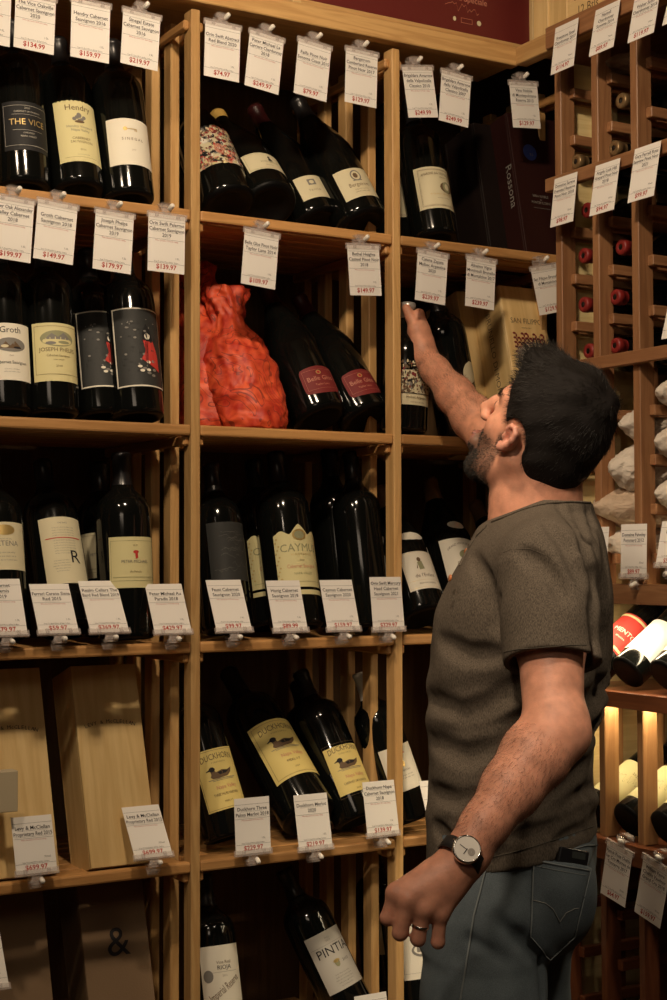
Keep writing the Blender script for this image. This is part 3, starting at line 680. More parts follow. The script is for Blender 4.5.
PT_((544, 266), (553, 313), 'h', 'San Filippo Brunello|di Montalcino', '$129.97', extra='white hanging tag cut off by the side rack\'s first post', group=g)
# side rack tags
o = .036
PT_((567, 23), (562, 70.5), 'h', 'Freestone Steel|Chardonnay 2017', '$114.97', 'B', 'slanting white tag reading $114.97 on the side rack', size='750ml', group=g2, off=o, clip=False)
PT_((608, 5), (601, 52), 'h', 'Hanzell|Chardonnay|Sonoma 2014', '$89.97', 'B', 'slanting white tag reading $89.97 on the side rack', size='750ml', group=g2, off=o, clip=False)
PT_((648, -9), (640.5, 38), 'h', 'Walter Scott|Chardonnay 2018', '$119.97', 'B', 'slanting white tag reading $119.97 on the side rack', size='750ml', group=g2, off=o, clip=False)
PT_((687, -25), (676, 20), 'h', 'Chardonnay|2018', '$99.97', 'B', 'corner of a white tag at the top right edge', size='750ml', group=g2, off=o, clip=False)
o = .024
PT_((566, 175.5), (561.5, 224.5), 'h', 'Domaine Serene|Evenstad Reserve|Pinot Noir 2018', '$98.97', 'B', 'slanting white tag reading $98.97, nearest the corner', size='750ml', group=g2, off=o, clip=False)
PT_((608, 162), (601.5, 213), 'h', 'Argyle Lusk Hill|Vineyard Pinot Noir|2018', '$94.97', 'B', 'slanting white tag reading $94.97 on the side rack', size='750ml', group=g2, off=o, clip=False)
PT_((648, 145), (640.5, 199.5), 'h', 'Gary Farrell Ross|Seaview Pinot Noir|2021', '$99.97', 'B', 'slanting white tag reading $99.97 on the side rack', size='750ml', group=g2, off=o, clip=False)
PT_((684, 292), (675, 337), 'h', 'Pinot Noir', '', 'B', 'clipped white tag cut by the right edge above the lower rail', size='750ml', group=g2, off=o)
PT_((634, 524), (633.5, 577), 's', 'Domaine Faiveley|Pommard 2012', '$89.97', 'B', 'upright white tag in clear holder behind the man\'s back', size='750ml', group=g2, off=o)
PT_((676, 521), (669, 566), 's', 'Bourgogne|2015', '$59.97', 'B', 'clipped white tag cut by the right edge beside the wrapped bottles', size='750ml', group=g2, off=o)
PT_((597, 527), (594, 576), 's', 'Volnay|2014', '$79.97', 'B', 'clipped tag mostly hidden by the man\'s shoulder blade', size='750ml', group=g2, off=o)
PT_((620, 847), (612.5, 900), 'r', 'Patrick Piuze Chablis|1er Cru Montee de|Tonnerre 2017', '$64.97', 'B', 'dim white tag reading $64.97 next to the jeans pocket', size='750ml', group=g2, off=o)
PT_((657, 863), (647, 920), 'r', 'William Fevre|Chablis Vaudesir|Grand Cru 2018', '$159.97', 'B', 'dim white tag reading $159.97 at the lower right', size='750ml', group=g2, off=o)
# ------------------------------------------------------------------ crates
def crate(label, name, P, W, D, H, tiltdeg, matl, lean=0, yaw=0, draws=(), cat='wine crate', group=None, plank=True):
    """P = front-left-bottom corner in rack coordinates"""
    M = Matrix.Translation(A(*P)) @ RA @ Matrix.Rotation(math.radians(yaw), 4, 'Z') @ Matrix.Rotation(-math.radians(tiltdeg), 4, 'X') @ Matrix.Rotation(math.radians(lean), 4, 'Y')
    e = empty(name, label, cat, M, group=group); t = .007
    bar_z('front_panel', (W/2, t/2, H/2), (W, t, H), matl, e, .0012)
    bar_z('back_panel', (W/2, D-t/2, H/2), (W, t, H), matl, e, .0012)
    bar_z('side_panel', (t/2, D/2, H/2), (t, D-2*t, H), matl, e, .0008); bar_z('side_panel', (W-t/2, D/2, H/2), (t, D-2*t, H), matl, e, .0008)
    box('end_panel', (W/2, D/2, H-t/2), (W-2*t, D-2*t, t), matl, e, 0); box('end_panel', (W/2, D/2, t/2), (W-2*t, D-2*t, t), matl, e, 0)
    for (face, fn) in draws:
        k = Ink(); fn(k)
        if face == 'front': k.obj('lettering', lambda x, y, l: (W/2+x, -.0006-l, H/2+y), IM, e)
        else: k.obj('lettering', lambda x, y, l: (-.0006-l, D/2-x, H/2+y), IM, e)
    return e
def L_levy(k):
    s = 'LEVY & McCLELLAN'; n = len(s)
    for i, c in enumerate(s):
        a = (i-(n-1)/2)*.0064
        if c != ' ': k.text(c, a*1.0, .078-a*a*3.2, .0075, K, rot=-a*6.4)
FR = ZS[3]
def crate_px(x, w, z, *a, **k):
    lo, hi = -500., 2000.
    for _ in range(40):
        m = (lo+hi)/2
        if onw(x, m, w).z > z: lo = m
        else: hi = m
    p = toA(onw(x, lo, w)); return crate(a[0], a[1], (p.x, w, z), *a[2:], **k)
crate_px(91.5, .03, FR+.002, 'long pale wooden wine box with arched lettering, leaning back in the left bay', 'wooden_wine_box', .135, .105, .385, 17, W_PALE, draws=[('front', L_levy)], group='wooden boxes in the left bay')
crate_px(-12, .03, FR+.002, 'pale wooden wine box cut by the left edge beside its twin', 'wooden_wine_box', .135, .105, .385, 17, W_PALE, draws=[('front', L_levy)], group='wooden boxes in the left bay')
KRAFT = plain('kraft_board', (.20, .125, .065), .7, bump=.2, bscale=300); BEIGE = plain('beige_card', (.50, .42, .28), .7)
def L_amp(k): k.text('&', .004, .050, .056, K, res=4)
crate_px(98, .03, ZS[4]+.002, 'brown gift box with large black ampersand at the lower left', 'gift_box', .135, .105, .385, 17, KRAFT, draws=[('front', L_amp)], cat='gift box', group='brown boxes at the bottom left')
crate_px(-9, .03, ZS[4]+.002, 'plain brown gift box at the very bottom left corner', 'gift_box', .135, .105, .385, 17, KRAFT, cat='gift box', group='brown boxes at the bottom left')
p_ = toA(onw(9, 776, -.012))
b_ = box('card_block', (0, 0, 0), (.052, .030, .072), BEIGE, None, .001); b_.location = A(p_.x-.012, -.005, ZS[3]+.165); b_.rotation_euler = (0, 0, TH)
tag(b_, 'small plain beige card block against the left wooden box', 'card block')
# right bay: pale crates
def L_filippo(k):
    k.text('SAN FILIPPO', .002, .095, .013, BR, maxw=.088, res=2, sx=.9); k.text('MONTALCINO', .0, .083, .003, BR)
    r = random.Random(4)
    for i in range(8):
        for j in range(6):
            if r.random() < .85: k.ell(-.038+i*.011, .070-j*.011, .0048, .0030, DRI, 6); k.ell(-.033+i*.011, .065-j*.011, .0026, .0045, DRI, 6)
DRI = MR
def L_brun(k): k.text('BRUNELLO DI MONTALCINO', .012, -.01, .016, BR, rot=-PI/2, maxw=.31, res=2)
crate_px(524, .03, ZS[1]+.002, 'pale wooden wine crate with stencilled emblem in the right bay', 'wooden_wine_crate', .120, .150, .370, 14, W_PALEX.copy() if False else W_PALE, draws=[('front', L_filippo), ('side', L_brun)], group='pale crates in the right bay')
crate_px(480, .14, ZS[1]+.002, 'plainer pale crate deeper in the bay beside the stencilled crate', 'wooden_wine_crate', .10, .13, .37, 14, W_PALE, draws=[('side', L_brun)], group='pale crates in the right bay')
MAR = plain('maroon_lacquer', (.022, .006, .005), .6, spec=.15, bump=.1); MAR2 = plain('dark_lacquer_box', (.010, .006, .005), .6, spec=.15)
def L_seal(k):
    k.ell(-.034, .080, .019, .020, BU, 28); k.text('RS', -.030, .072, .007, GY); k.text('VINO NOBILE', -.022, -.030, .0065, GY, maxw=.045); k.text('DI', -.022, -.038, .004, GY); k.text('MONTEPULCIANO', -.022, -.046, .0065, GY, maxw=.055); k.rect(-.046, -.0565, .002, -.0560, GY)
def L_ross(k): k.text('Rossona', .03, .0, .022, GY, rot=-PI/2, res=2)
crate_px(527, .035, ZS[0]+.002, 'dark maroon wooden wine case with blue round seal', 'wine_case', .170, .120, .345, 12, MAR, draws=[('front', L_seal), ('side', L_ross)], cat='wine case')
crate_px(492, .10, ZS[0]+.002, 'near black wine case between the cream-labelled bottle and the maroon case', 'wine_case', .075, .12, .33, 12, MAR2, cat='wine case')
# crates standing on the top shelf
ZT = 2.592
def L_top(k):
    k.scribble(.22, -.085, .09, .020, 18, RS, 5, .0012); k.text('Riserva Speciale', .27, -.070, .014, RS, res=2, maxw=.13); k.text('VALTELLINA', .12, -.085, .008, MR)
    k.ell(.245, -.112, .004, .005, CR); k.frame(.262, -.118, .292, -.107, .0008, RS); k.ell(.310, -.112, .006, .006, CR, 8)
tc = empty('display_crate', 'wooden crate with dark red front standing on top of the long rack', 'wine crate', Matrix.Translation(A(.235, .012, ZT)) @ RA)
box('lower_frame', (.295, .010, .012), (.60, .020, .022), W_RACK, tc); bar_z('frame_side', (.600, .010, .16), (.020, .020, .318), W_PALE, tc); bar_z('frame_side', (-.012, .010, .16), (.020, .020, .318), W_PALE, tc)
REDB = plain('dark_red_board', (.13, .014, .012), .55, bump=.15, bscale=90)
f_ = box('front_board', (.295, .017, .17), (.592, .010, .296), REDB, tc, 0)
k = Ink(); L_top(k); k.obj('printing', lambda x, y, l: (.0+x+.14, .0112-l, .166+y), IM, tc)
box('carcass', (.295, .12, .165), (.60, .19, .326), W_PALE, tc)
c2 = empty('wooden_wine_crate', 'pale wooden crate stencilled 12 Btls on top of the side rack', 'wine crate', Matrix.Translation(A(UB+.012, -.16, ZT)) @ RA)
# front of this crate faces -u
bar_z('corner_post', (.012, .090, .15), (.024, .05, .30), W_PALE, c2); bar_z('front_plank', (.010, .036, .15), (.012, .06, .30), W_PALE, c2)
bar_y('front_panel', (.012, -.14, .15), (.012, .30, .30), W_PALE, c2); bar_z('end_panel', (.15, .12, .15), (.28, .010, .30), W_PALE, c2)
k = Ink(); k.text('LOT', .012, .060, .020, BR, res=2); k.text('12 Btls', .03, .026, .020, BR, res=2, sx=.9); k.obj('stencil', lambda x, y, l: (.0055-l, -.03-x, y), IM, c2)
# ------------------------------------------------------------------ side rack bottles (necks toward the room)
def lying(label, px, py, matcap, w=None, u0=UB+.030, kind='wine', sc=1, capz=.274, group='bottles laid in the side rack cells', tipdir=None):
    P = onu(px, py, u0); ax = -UA
    base = P+UA*(.30*sc)
    M = axis_matrix(base, ax) @ Matrix.Scale(sc, 4)
    me, prof = body_mesh(kind); e = empty('wine_bottle', label, 'wine bottle', M, group=group)
    o = bpy.data.objects.new('bottle_body', me); COL.objects.link(o); o.parent = e
    z0 = capz; pr = [(radius_at(prof, z0)+.0004, z0)]+[(r+.0008, zz) for r, zz in prof if zz > z0+.001 and r > .002]+[(.006, prof[-1][1]+.0006), (.0056, prof[-1][1]-.0006), (.0005, prof[-1][1]-.0006)]
    v, f = lathe(pr, 28, False); link('capsule', mesh('capsule', v, f), matcap, e, True)
GLD = plain('antique_gold_foil', (.26, .17, .08), .35, .5)
lying('gold-capped bottle lying lowest left in the upper cells', 575.5, 161.5, GLD)
lying('gold-capped bottle lying just above the middle label rail, second column', 613.5, 148, GLD)
lying('gold-capped bottle lying highest in the second column', 620.5, 100.5, GLD)
for i, (x, y) in enumerate(((586, 210), (583, 255.5), (583, 304.5), (588, 351), (620.5, 247), (614.8, 297), (614.5, 345.5))):
    pos = ['first', 'second', 'third', 'lowest'][i] if i < 4 else ['upper', 'middle', 'lower'][i-4]
    lying(('%s from the top of the four red-capped bottles by the corner' % pos) if i < 4 else ('%s of three red-capped bottles in the second column' % pos), x, y, REDWAX)
# ------------------------------------------------------------------ crumpled paper wrapped bottles
def crumple(name, me_pts, seed, amp, mat, parent=None, sub=5, freq=18, rows=None, crease=.0):
    """wrap: ellipsoid/cylinder hull with creased displacement. me_pts: fn(unit vec)->Vector"""
    from mathutils import noise
    bm = bmesh.new(); bmesh.ops.create_icosphere(bm, subdivisions=sub, radius=1)
    for v in bm.verts:
        n = v.co.normalized(); p, nr = me_pts(n)
        q = p*freq+Vector((seed*3.1, seed*1.7, seed))
        d = noise.noise(q)*.6; rd = 1-abs(noise.noise(q*1.6))*2; rd2 = 1-abs(noise.noise(q*3.3+Vector((5, 5, 5))))*2
        v.co = p+nr*(amp*(d+.55*rd+.3*rd2))
    o = link(name, bm2me(name, bm), mat, parent); return o
PAPERW = plain('white_tissue_paper', (.62, .55, .46), .7, bump=.35, bscale=40); PAPERT = plain('tan_wrapping_paper', (.50, .38, .27), .75, bump=.35, bscale=40); PAPERB = plain('brown_kraft_wrap', (.24, .15, .08), .8, bump=.3, bscale=40)
def wrapped(label, px, py, rz, rw, mat, seed, u0=UB+.035, L=.27, group='paper wrapped bottles in the side rack', tiltz=0):
    P = onu(px, py, u0); e = Matrix.Translation(P) @ RA
    def fn(n):
        x = (n.x+1)/2; t = 1-abs(n.x)**6*.55
        p = Vector((x*L-.03, n.y*rw*t*1.1, n.z*rz*t*1.1+tiltz*x)); return p, Vector((n.x*.5, n.y, n.z))
    o = crumple('wrapped_bottle', fn, seed, .010, mat, None, 5, 26); o.matrix_world = e
    tag(o, label, 'wrapped bottle', group); return o
wrapped('white tissue bundle in the cell just under the lower rail, by the third post', 632, 425, .036, .034, PAPERW, 1)
wrapped('largest white paper bundle, right above the man\'s shoulder', 622, 468, .046, .044, PAPERW, 2, u0=UB+.02)
wrapped('tan paper bundle lying behind the man\'s collar', 607, 507, .034, .065, PAPERT, 3, u0=UB+.01)
wrapped('lowest pale paper bundle behind the tag holder', 617, 545, .036, .042, PAPERW, 4, u0=UB+.04)
wrapped('grey plastic-like bundle highest right of the third post', 668, 392, .032, .034, PAPERW, 5, u0=UB+.03)
wrapped('white paper bundle second right of the third post', 667, 441, .034, .034, PAPERW, 6, u0=UB+.03)
wrapped('white paper bundle lowest right of the third post', 668, 494, .036, .034, PAPERW, 7, u0=UB+.03)
wrapped('crumpled brown paper bundle under the side rack\'s top beam', 618, 64, .022, .050, PAPERB, 8, u0=UB+.05)
# ------------------------------------------------------------------ display shelves with lights
def display(label, px, py, up, zs, kind, sc, lab, cap=BLKF, u0=None):
    u0 = UB+.025 if u0 is None else u0
    me, prof = body_mesh(kind); R = max(r for r, z in prof)*sc
    a = Vector((math.cos(up), 0, math.sin(up)))
    P = toA(onu(px, py, u0)); P.z = zs+R*math.cos(up)+.001
    bottle(label, kind, 0, 0, 0, sc=sc, cap=cap, lab=lab, base=A(*P), ax=UA*a.x+ZA*a.z, group='bottles on the lit display shelves', spin=0)
def d_redlab(k):
    k.frame(-.06, -.046, .06, .046, .006, YL); k.text('MENTO', 0, -.004, .011, WH, maxw=.060, res=2); k.text('mento', 0, -.018, .006, WH)
z1 = 1.212; z2 = .915
display('lit bottle with red and yellow label on the upper display shelf', 592, 676, .60, z1, 'wine', 1.02, simple_label(.095, .13, .100, LRED, d_redlab, spin=-.75), u0=UB+.02)
display('lit bottle with blank white label on the upper display shelf', 626, 676, .60, z1, 'wine', 1.0, simple_label(.085, .16, .095, plain('bright_white_label', (.8, .8, .8), .5), None, spin=-.75))
display('lit bottle cut by the right edge on the upper display shelf', 664, 680, .60, z1, 'wine', 1.0, simple_label(.085, .14, .095, WHITE, None, spin=-.75))
display('lit bottle at far right behind the edge on the upper display shelf', 702, 684, .60, z1, 'wine', 1.0, simple_label(.085, .14, .095, WHITE, None, spin=-.75))
def d_pale(k): k.scribble(-.02, .01, .05, .03, 16, BR, 3, .0008); k.text('2021', .01, .025, .006, BR)
display('dark bottle end peeping between the man\'s shirt hem and the first lower post', 591, 818, .50, z2, 'wine', 1.0, simple_label(.09, .15, .11, YEL2, d_pale, spin=-.8))
display('lying bottle with pale yellow label between the two lower posts', 627, 824, .50, z2, 'wine', 1.0, simple_label(.09, .15, .11, YEL2, d_pale, spin=-.8))
display('lying bottle with pale yellow label right of the second lower post', 664, 832, .50, z2, 'wine', 1.0, simple_label(.09, .15, .11, YEL2, d_pale, spin=-.8))
LEDM, nt, b = newmat('warm_led_strip'); b.inputs['Emission Color'].default_value = (1, .80, .5, 1); b.inputs['Emission Strength'].default_value = 5; b.inputs['Base Color'].default_value = (.9, .8, .6, 1)
def led(z, label):
    e = bar_y('led_strip', (0, 0, 0), (.012, .60, .006), LEDM, None, .001); e.location = A(UB+.010, -.43, z); e.rotation_euler = (0, 0, TH+PI/2); tag(e, label, 'light strip')
    ld = bpy.data.lights.new('led', 'AREA'); ld.shape = 'RECTANGLE'; ld.size = .6; ld.size_y = .02; ld.energy = 2.0; ld.color = (1, .82, .52)
    lo = bpy.data.objects.new('led_light', ld); COL.objects.link(lo); lo.matrix_world = Matrix.Translation(A(UB+.018, -.43, z-.006)) @ RA @ Matrix.Rotation(PI/2, 4, 'Z')
led(1.389, 'warm light strip under the lower label rail of the side rack'); led(1.1915, 'warm light strip under the upper display shelf')
# ------------------------------------------------------------------ red tissue bag
from mathutils import noise as _ns
RT_, nt, b = newmat('red_tissue'); N = nt.nodes; L = nt.links
tc_ = N.new('ShaderNodeTexCoord'); vo = N.new('ShaderNodeTexNoise'); vo.inputs['Scale'].default_value = 22; vo.inputs['Detail'].default_value = 5; vo.inputs['Distortion'].default_value = 1.6
L.new(tc_.outputs['Object'], vo.inputs['Vector']); rp = N.new('ShaderNodeValToRGB'); rp.color_ramp.elements[0].position = .35; rp.color_ramp.elements[0].color = (.50, .028, .012, 1); rp.color_ramp.elements[1].position = .68; rp.color_ramp.elements[1].color = (.86, .13, .045, 1)
L.new(vo.outputs['Fac'], rp.inputs['Fac']); 
v2 = N.new('ShaderNodeTexNoise'); v2.inputs['Scale'].default_value = 9; v2.inputs['Detail'].default_value = 2; v2.inputs['Distortion'].default_value = 2.2
L.new(tc_.outputs['Object'], v2.inputs['Vector'])
s1 = N.new('ShaderNodeMath'); s1.operation = 'MULTIPLY'; s1.inputs[1].default_value = 34; L.new(v2.outputs['Fac'], s1.inputs[0])
s2 = N.new('ShaderNodeMath'); s2.operation = 'SINE'; L.new(s1.outputs[0], s2.inputs[0])
s3 = N.new('ShaderNodeMath'); s3.operation = 'GREATER_THAN'; s3.inputs[1].default_value = .93; L.new(s2.outputs[0], s3.inputs[0])
mx = N.new('ShaderNodeMixRGB'); mx.inputs['Color2'].default_value = (.18, .02, .015, 1); L.new(rp.outputs[0], mx.inputs['Color1'])
s4 = N.new('ShaderNodeMath'); s4.operation = 'MULTIPLY'; s4.inputs[1].default_value = .7; L.new(s3.outputs[0], s4.inputs[0]); L.new(s4.outputs[0], mx.inputs['Fac'])
L.new(mx.outputs[0], b.inputs['Base Color']); b.inputs['Roughness'].default_value = .55
bp = N.new('ShaderNodeBump'); bp.inputs['Strength'].default_value = .6; bp.inputs['Distance'].default_value = .003; L.new(vo.outputs['Fac'], bp.inputs['Height']); L.new(bp.outputs[0], b.inputs['Normal'])
def tissue(label, px0, px1, w0, tipxy, seed, R0, Htot=.36):
    """bottle wrapped in tissue: stacked cross-sections along a leaning axis"""
    c = (px0+px1)/2; P = None
    lo, hi = 0., 1500.
    for _ in range(40):
        m = (lo+hi)/2
        if onw(c, m, w0).z > ZS[1]+.001: lo = m
        else: hi = m
    P = toA(onw(c, lo, w0)); T = toA(onw(tipxy[0], tipxy[1], w0+.11))
    ny, nx = 90, 96; vs = []; fs = []
    for j in range(ny+1):
        t = j/ny
        q = P.lerp(T, t); 
        if t < .05: r = R0*(.86+.14*(t/.05))
        elif t < .45: r = R0*(1+.03*math.sin(t*7))
        elif t < .80: s = (t-.45)/.35; r = R0*(1-.60*(s*s*(3-2*s)))
        else: s = (t-.8)/.2; r = R0*(.40+.22*s)
        for i in range(nx):
            a = 2*PI*i/nx; nx_ = Vector((math.cos(a), math.sin(a), 0))
            qq = Vector((nx_.x*r, nx_.y*r, t*.36))
            k1 = 1-abs(_ns.noise(qq*13+Vector((seed, 0, 0))))*2; k2 = 1-abs(_ns.noise(Vector((a*2.2+seed, t*7, seed))))*2
            fold = math.sin(a*9+t*4+seed)*.10*max(0, (t-.55))/.45
            d = .010*k1+.004*(1-abs(_ns.noise(qq*40))*2)+r*fold+.008*k2*(.3+t)
            rr = r+d*.8
            vs.append((q.x+nx_.x*rr, q.y+nx_.y*rr*.95, max(ZS[1]+.0005, q.z+.006*_ns.noise(qq*30))))
    for j in range(ny):
        for i in range(nx): fs.append((j*nx+i, j*nx+(i+1) % nx, (j+1)*nx+(i+1) % nx, (j+1)*nx+i))
    fs.append(tuple(range(nx-1, -1, -1))); fs.append(tuple(ny*nx+i for i in range(nx)))
    me = mesh('wrapped_bottle', vs, fs); o = link('wrapped_bottle', me, RT_); o.matrix_world = Matrix.Translation(ORG) @ RA
    me.polygons.foreach_set('use_smooth', [True]*len(me.polygons)); tag(o, label, 'wrapped bottle', 'bottles wrapped in red tissue'); return o
tissue('bottle wrapped in crumpled red tissue, right one of the pair', 218, 290, .080, (222, 288), 2.3, .066)
tissue('bottle wrapped in crumpled red tissue, hard against the left upright', 180, 246, .155, (193, 264), 7.7, .064)
# ------------------------------------------------------------------ lights
def area(name, loc, target, size, energy, color, size_y=None):
    ld = bpy.data.lights.new(name, 'AREA'); ld.size = size; ld.energy = energy; ld.color = color
    if size_y: ld.shape = 'RECTANGLE'; ld.size_y = size_y
    o = bpy.data.objects.new(name, ld); COL.objects.link(o); o.location = loc
    o.rotation_euler = (Vector(target)-Vector(loc)).to_track_quat('-Z', 'Y').to_euler(); return o
def spot(name, loc, target, energy, color, ang=70, blend=.8, rad=.06):
    ld = bpy.data.lights.new(name, 'SPOT'); ld.energy = energy; ld.color = color; ld.spot_size = math.radians(ang); ld.spot_blend = blend; ld.shadow_soft_size = rad
    o = bpy.data.objects.new(name, ld); COL.objects.link(o); o.location = loc
    o.rotation_euler = (Vector(target)-Vector(loc)).to_track_quat('-Z', 'Y').to_euler(); return o
WARM = (1, .78, .55)
spot('ceiling_spot', (.0, 1.75, 2.88), (.05, 3.15, 1.95), 95, WARM, 105, .9, .07)
spot('ceiling_spot', (-.75, 1.45, 2.88), (-.45, 2.8, 1.8), 42, WARM, 95, .9, .07)
spot('ceiling_spot', (-.35, .55, 2.88), (.33, 2.45, 1.35), 165, (1, .80, .60), 34, .9, .10)
spot('ceiling_spot', (.98, 1.25, 2.88), (.47, 2.42, 1.12), 75, (1, .82, .62), 30, .8, .10)
area('fill_panel', (-.3, -.6, 2.85), (.2, 2.4, 1.2), .9, 9, (1, .80, .60))  # soft fill light added behind the camera, not a fitting of the room
wd = bpy.data.worlds.new('world'); SC.world = wd; wd.use_nodes = True; wd.node_tree.nodes['Background'].inputs[0].default_value = (1, .8, .6, 1); wd.node_tree.nodes['Background'].inputs[1].default_value = .010
SC.view_settings.view_transform = 'Standard'; SC.view_settings.look = 'None'; SC.view_settings.gamma = 1; SC.view_settings.use_curve_mapping = False; SC.view_settings.exposure = 0
# ------------------------------------------------------------------ the man
class Field:
    """distance field on a grid; primitives are blended in smoothly, then turned into one surface"""
    def __init__(s, lo, hi, h):
        s.lo = np.array(lo, float); s.h = h; s.n = np.ceil((np.array(hi)-s.lo)/h).astype(int)+1
        s.f = np.full(s.n, .05, np.float32)
    def blk(s, lo, hi, m):
        a = np.clip(np.floor((np.array(lo)-m-s.lo)/s.h).astype(int), 0, s.n-1); b = np.clip(np.ceil((np.array(hi)+m-s.lo)/s.h).astype(int)+1, 1, s.n)
        if np.any(b <= a): return None
        g = [(s.lo[i]+s.h*np.arange(a[i], b[i])).astype(np.float32) for i in range(3)]
        return (slice(a[0], b[0]), slice(a[1], b[1]), slice(a[2], b[2])), g[0][:, None, None], g[1][None, :, None], g[2][None, None, :]
    def mix(s, sl, d, k, op):
        c = s.f[sl]
        if op == 'sub': d = -d; k2 = np.maximum(k-np.abs(c-d), 0)/max(k, 1e-6); s.f[sl] = np.maximum(c, d)+k2*k2*k*.25
        else: k2 = np.maximum(k-np.abs(c-d), 0)/max(k, 1e-6); s.f[sl] = np.minimum(c, d)-k2*k2*k*.25
    def cap(s, a, b, ra, rb, k=.01, op='add'):
        a = np.array(a, float); b = np.array(b, float); r = max(ra, rb)
        q = s.blk(np.minimum(a, b)-r, np.maximum(a, b)+r, k+.012)
        if q is None: return
        sl, X, Y, Z = q; d = b-a; L = max(d@d, 1e-9)
        t = np.clip(((X-a[0])*d[0]+(Y-a[1])*d[1]+(Z-a[2])*d[2])/L, 0, 1)
        D = np.sqrt((X-a[0]-t*d[0])**2+(Y-a[1]-t*d[1])**2+(Z-a[2]-t*d[2])**2)-(ra+(rb-ra)*t)
        s.mix(sl, D.astype(np.float32), k, op)
    def chain(s, pts, rs, k=.01, op='add'):
        for i in range(len(pts)-1): s.cap(pts[i], pts[i+1], rs[i], rs[i+1], k, op)
    def ell(s, c, R, r, k=.01, op='add'):
        """R rows = axes"""
        c = np.array(c, float); R = np.array(R, float); r = np.array(r, float); m = np.sqrt(((R.T*r)**2).sum(1))
        q = s.blk(c-m, c+m, k+.012)
        if q is None: return
        sl, X, Y, Z = q; x = X-c[0]; y = Y-c[1]; z = Z-c[2]; k0 = 0; k1 = 0
        for i in range(3):
            p = (x*R[i, 0]+y*R[i, 1]+z*R[i, 2]); k0 = k0+(p/r[i])**2; k1 = k1+(p/r[i]**2)**2
        k0 = np.sqrt(k0); k1 = np.sqrt(k1)+1e-9; s.mix(sl, (k0*(k0-1)/k1).astype(np.float32), k, op)
    def fn(s, lo, hi, f, k=.01, op='add'):
        q = s.blk(lo, hi, .01)
        if q is None: return
        sl, X, Y, Z = q; s.mix(sl, f(X, Y, Z).astype(np.float32), k, op)
    def mesh(s, name, smooth=2):
        f = s.f; ins = f < 0; n = f.shape
        act = np.zeros((n[0]-1, n[1]-1, n[2]-1), bool)
        c0 = ins[:-1, :-1, :-1]
        for dx in (0, 1):
            for dy in (0, 1):
                for dz in (0, 1):
                    act |= ins[dx:n[0]-1+dx, dy:n[1]-1+dy, dz:n[2]-1+dz] != c0
        idx = np.argwhere(act); idm = np.full(act.shape, -1, np.int32); idm[act] = np.arange(len(idx))
        i, j, k = idx.T; acc = np.zeros((len(idx), 3)); cnt = np.zeros(len(idx))
        cs = [(a, b, c) for a in (0, 1) for b in (0, 1) for c in (0, 1)]
        val = {c: f[i+c[0], j+c[1], k+c[2]] for c in cs}
        for c in cs:
            for ax in range(3):
                if c[ax] == 0:
                    e = list(c); e[ax] = 1; e = tuple(e); a = val[c]; b = val[e]; m = (a < 0) != (b < 0)
                    t = np.where(m, a/np.where(m, a-b, 1), 0); p = np.array(c, float)[None, :].repeat(len(idx), 0); p[:, ax] += t
                    acc[m] += p[m]; cnt[m] += 1
        V = s.lo+s.h*(idx+acc/cnt[:, None]); Fs = []
        for ax in range(3):
            sh = [slice(1, -1)]*3; sh[ax] = slice(0, -1); sh2 = list(sh); sh2[ax] = slice(1, None)
            A0 = ins[tuple(sh)]; A1 = ins[tuple(sh2)]
            o1, o2 = [(1, 2), (2, 0), (0, 1)][ax]
            for flip, cond in ((False, A0 & ~A1), (True, ~A0 & A1)):
                g = np.argwhere(cond); g = g+1; g[:, ax] -= 1
                if len(g) == 0: continue
                e1 = np.zeros(3, int); e1[o1] = 1; e2 = np.zeros(3, int); e2[o2] = 1
                q = [idm[tuple((g-e).T)] for e in (e1+e2, e2, e1*0, e1)]
                q = np.stack(q, 1)
                # order around the edge
                q = q if not flip else q[:, ::-1]
                Fs.append(q)
        Q = np.concatenate(Fs); Q = Q[(Q >= 0).all(1)]
        for _ in range(smooth):
            S = np.zeros_like(V); c = np.zeros(len(V))
            for a, b in ((0, 1), (1, 2), (2, 3), (3, 0)):
                np.add.at(S, Q[:, a], V[Q[:, b]]); np.add.at(c, Q[:, a], 1); np.add.at(S, Q[:, b], V[Q[:, a]]); np.add.at(c, Q[:, b], 1)
            V = V*.5+.5*S/np.maximum(c, 1)[:, None]
        me = bpy.data.meshes.new(name); me.vertices.add(len(V)); me.vertices.foreach_set('co', V.astype(np.float32).ravel())
        me.loops.add(len(Q)*4); me.loops.foreach_set('vertex_index', Q.astype(np.int32).ravel())
        me.polygons.add(len(Q)); me.polygons.foreach_set('loop_start', np.arange(0, len(Q)*4, 4, dtype=np.int32)); me.polygons.foreach_set('use_smooth', np.ones(len(Q), bool))
        me.update(); me.validate(); return me, V
def P3(x, y, Y): v = at(x, y, Y); return np.array((v.x, v.y, v.z))
def nz(v): v = np.array(v, float); return v/np.linalg.norm(v)
# --- head frame
tau = math.radians(34); hf = nz((-.75, .66, 0)); hl = nz((-.66, -.75, 0)); up_ = np.array((0, 0, 1.))
HF = hf*math.cos(tau)+up_*math.sin(tau); HU = -hf*math.sin(tau)+up_*math.cos(tau); HL = hl
HE = P3(538, 438, 2.42); HR = np.array([HF, HL, HU])
def H(f, l, u): return HE+HF*f+HL*l+HU*u
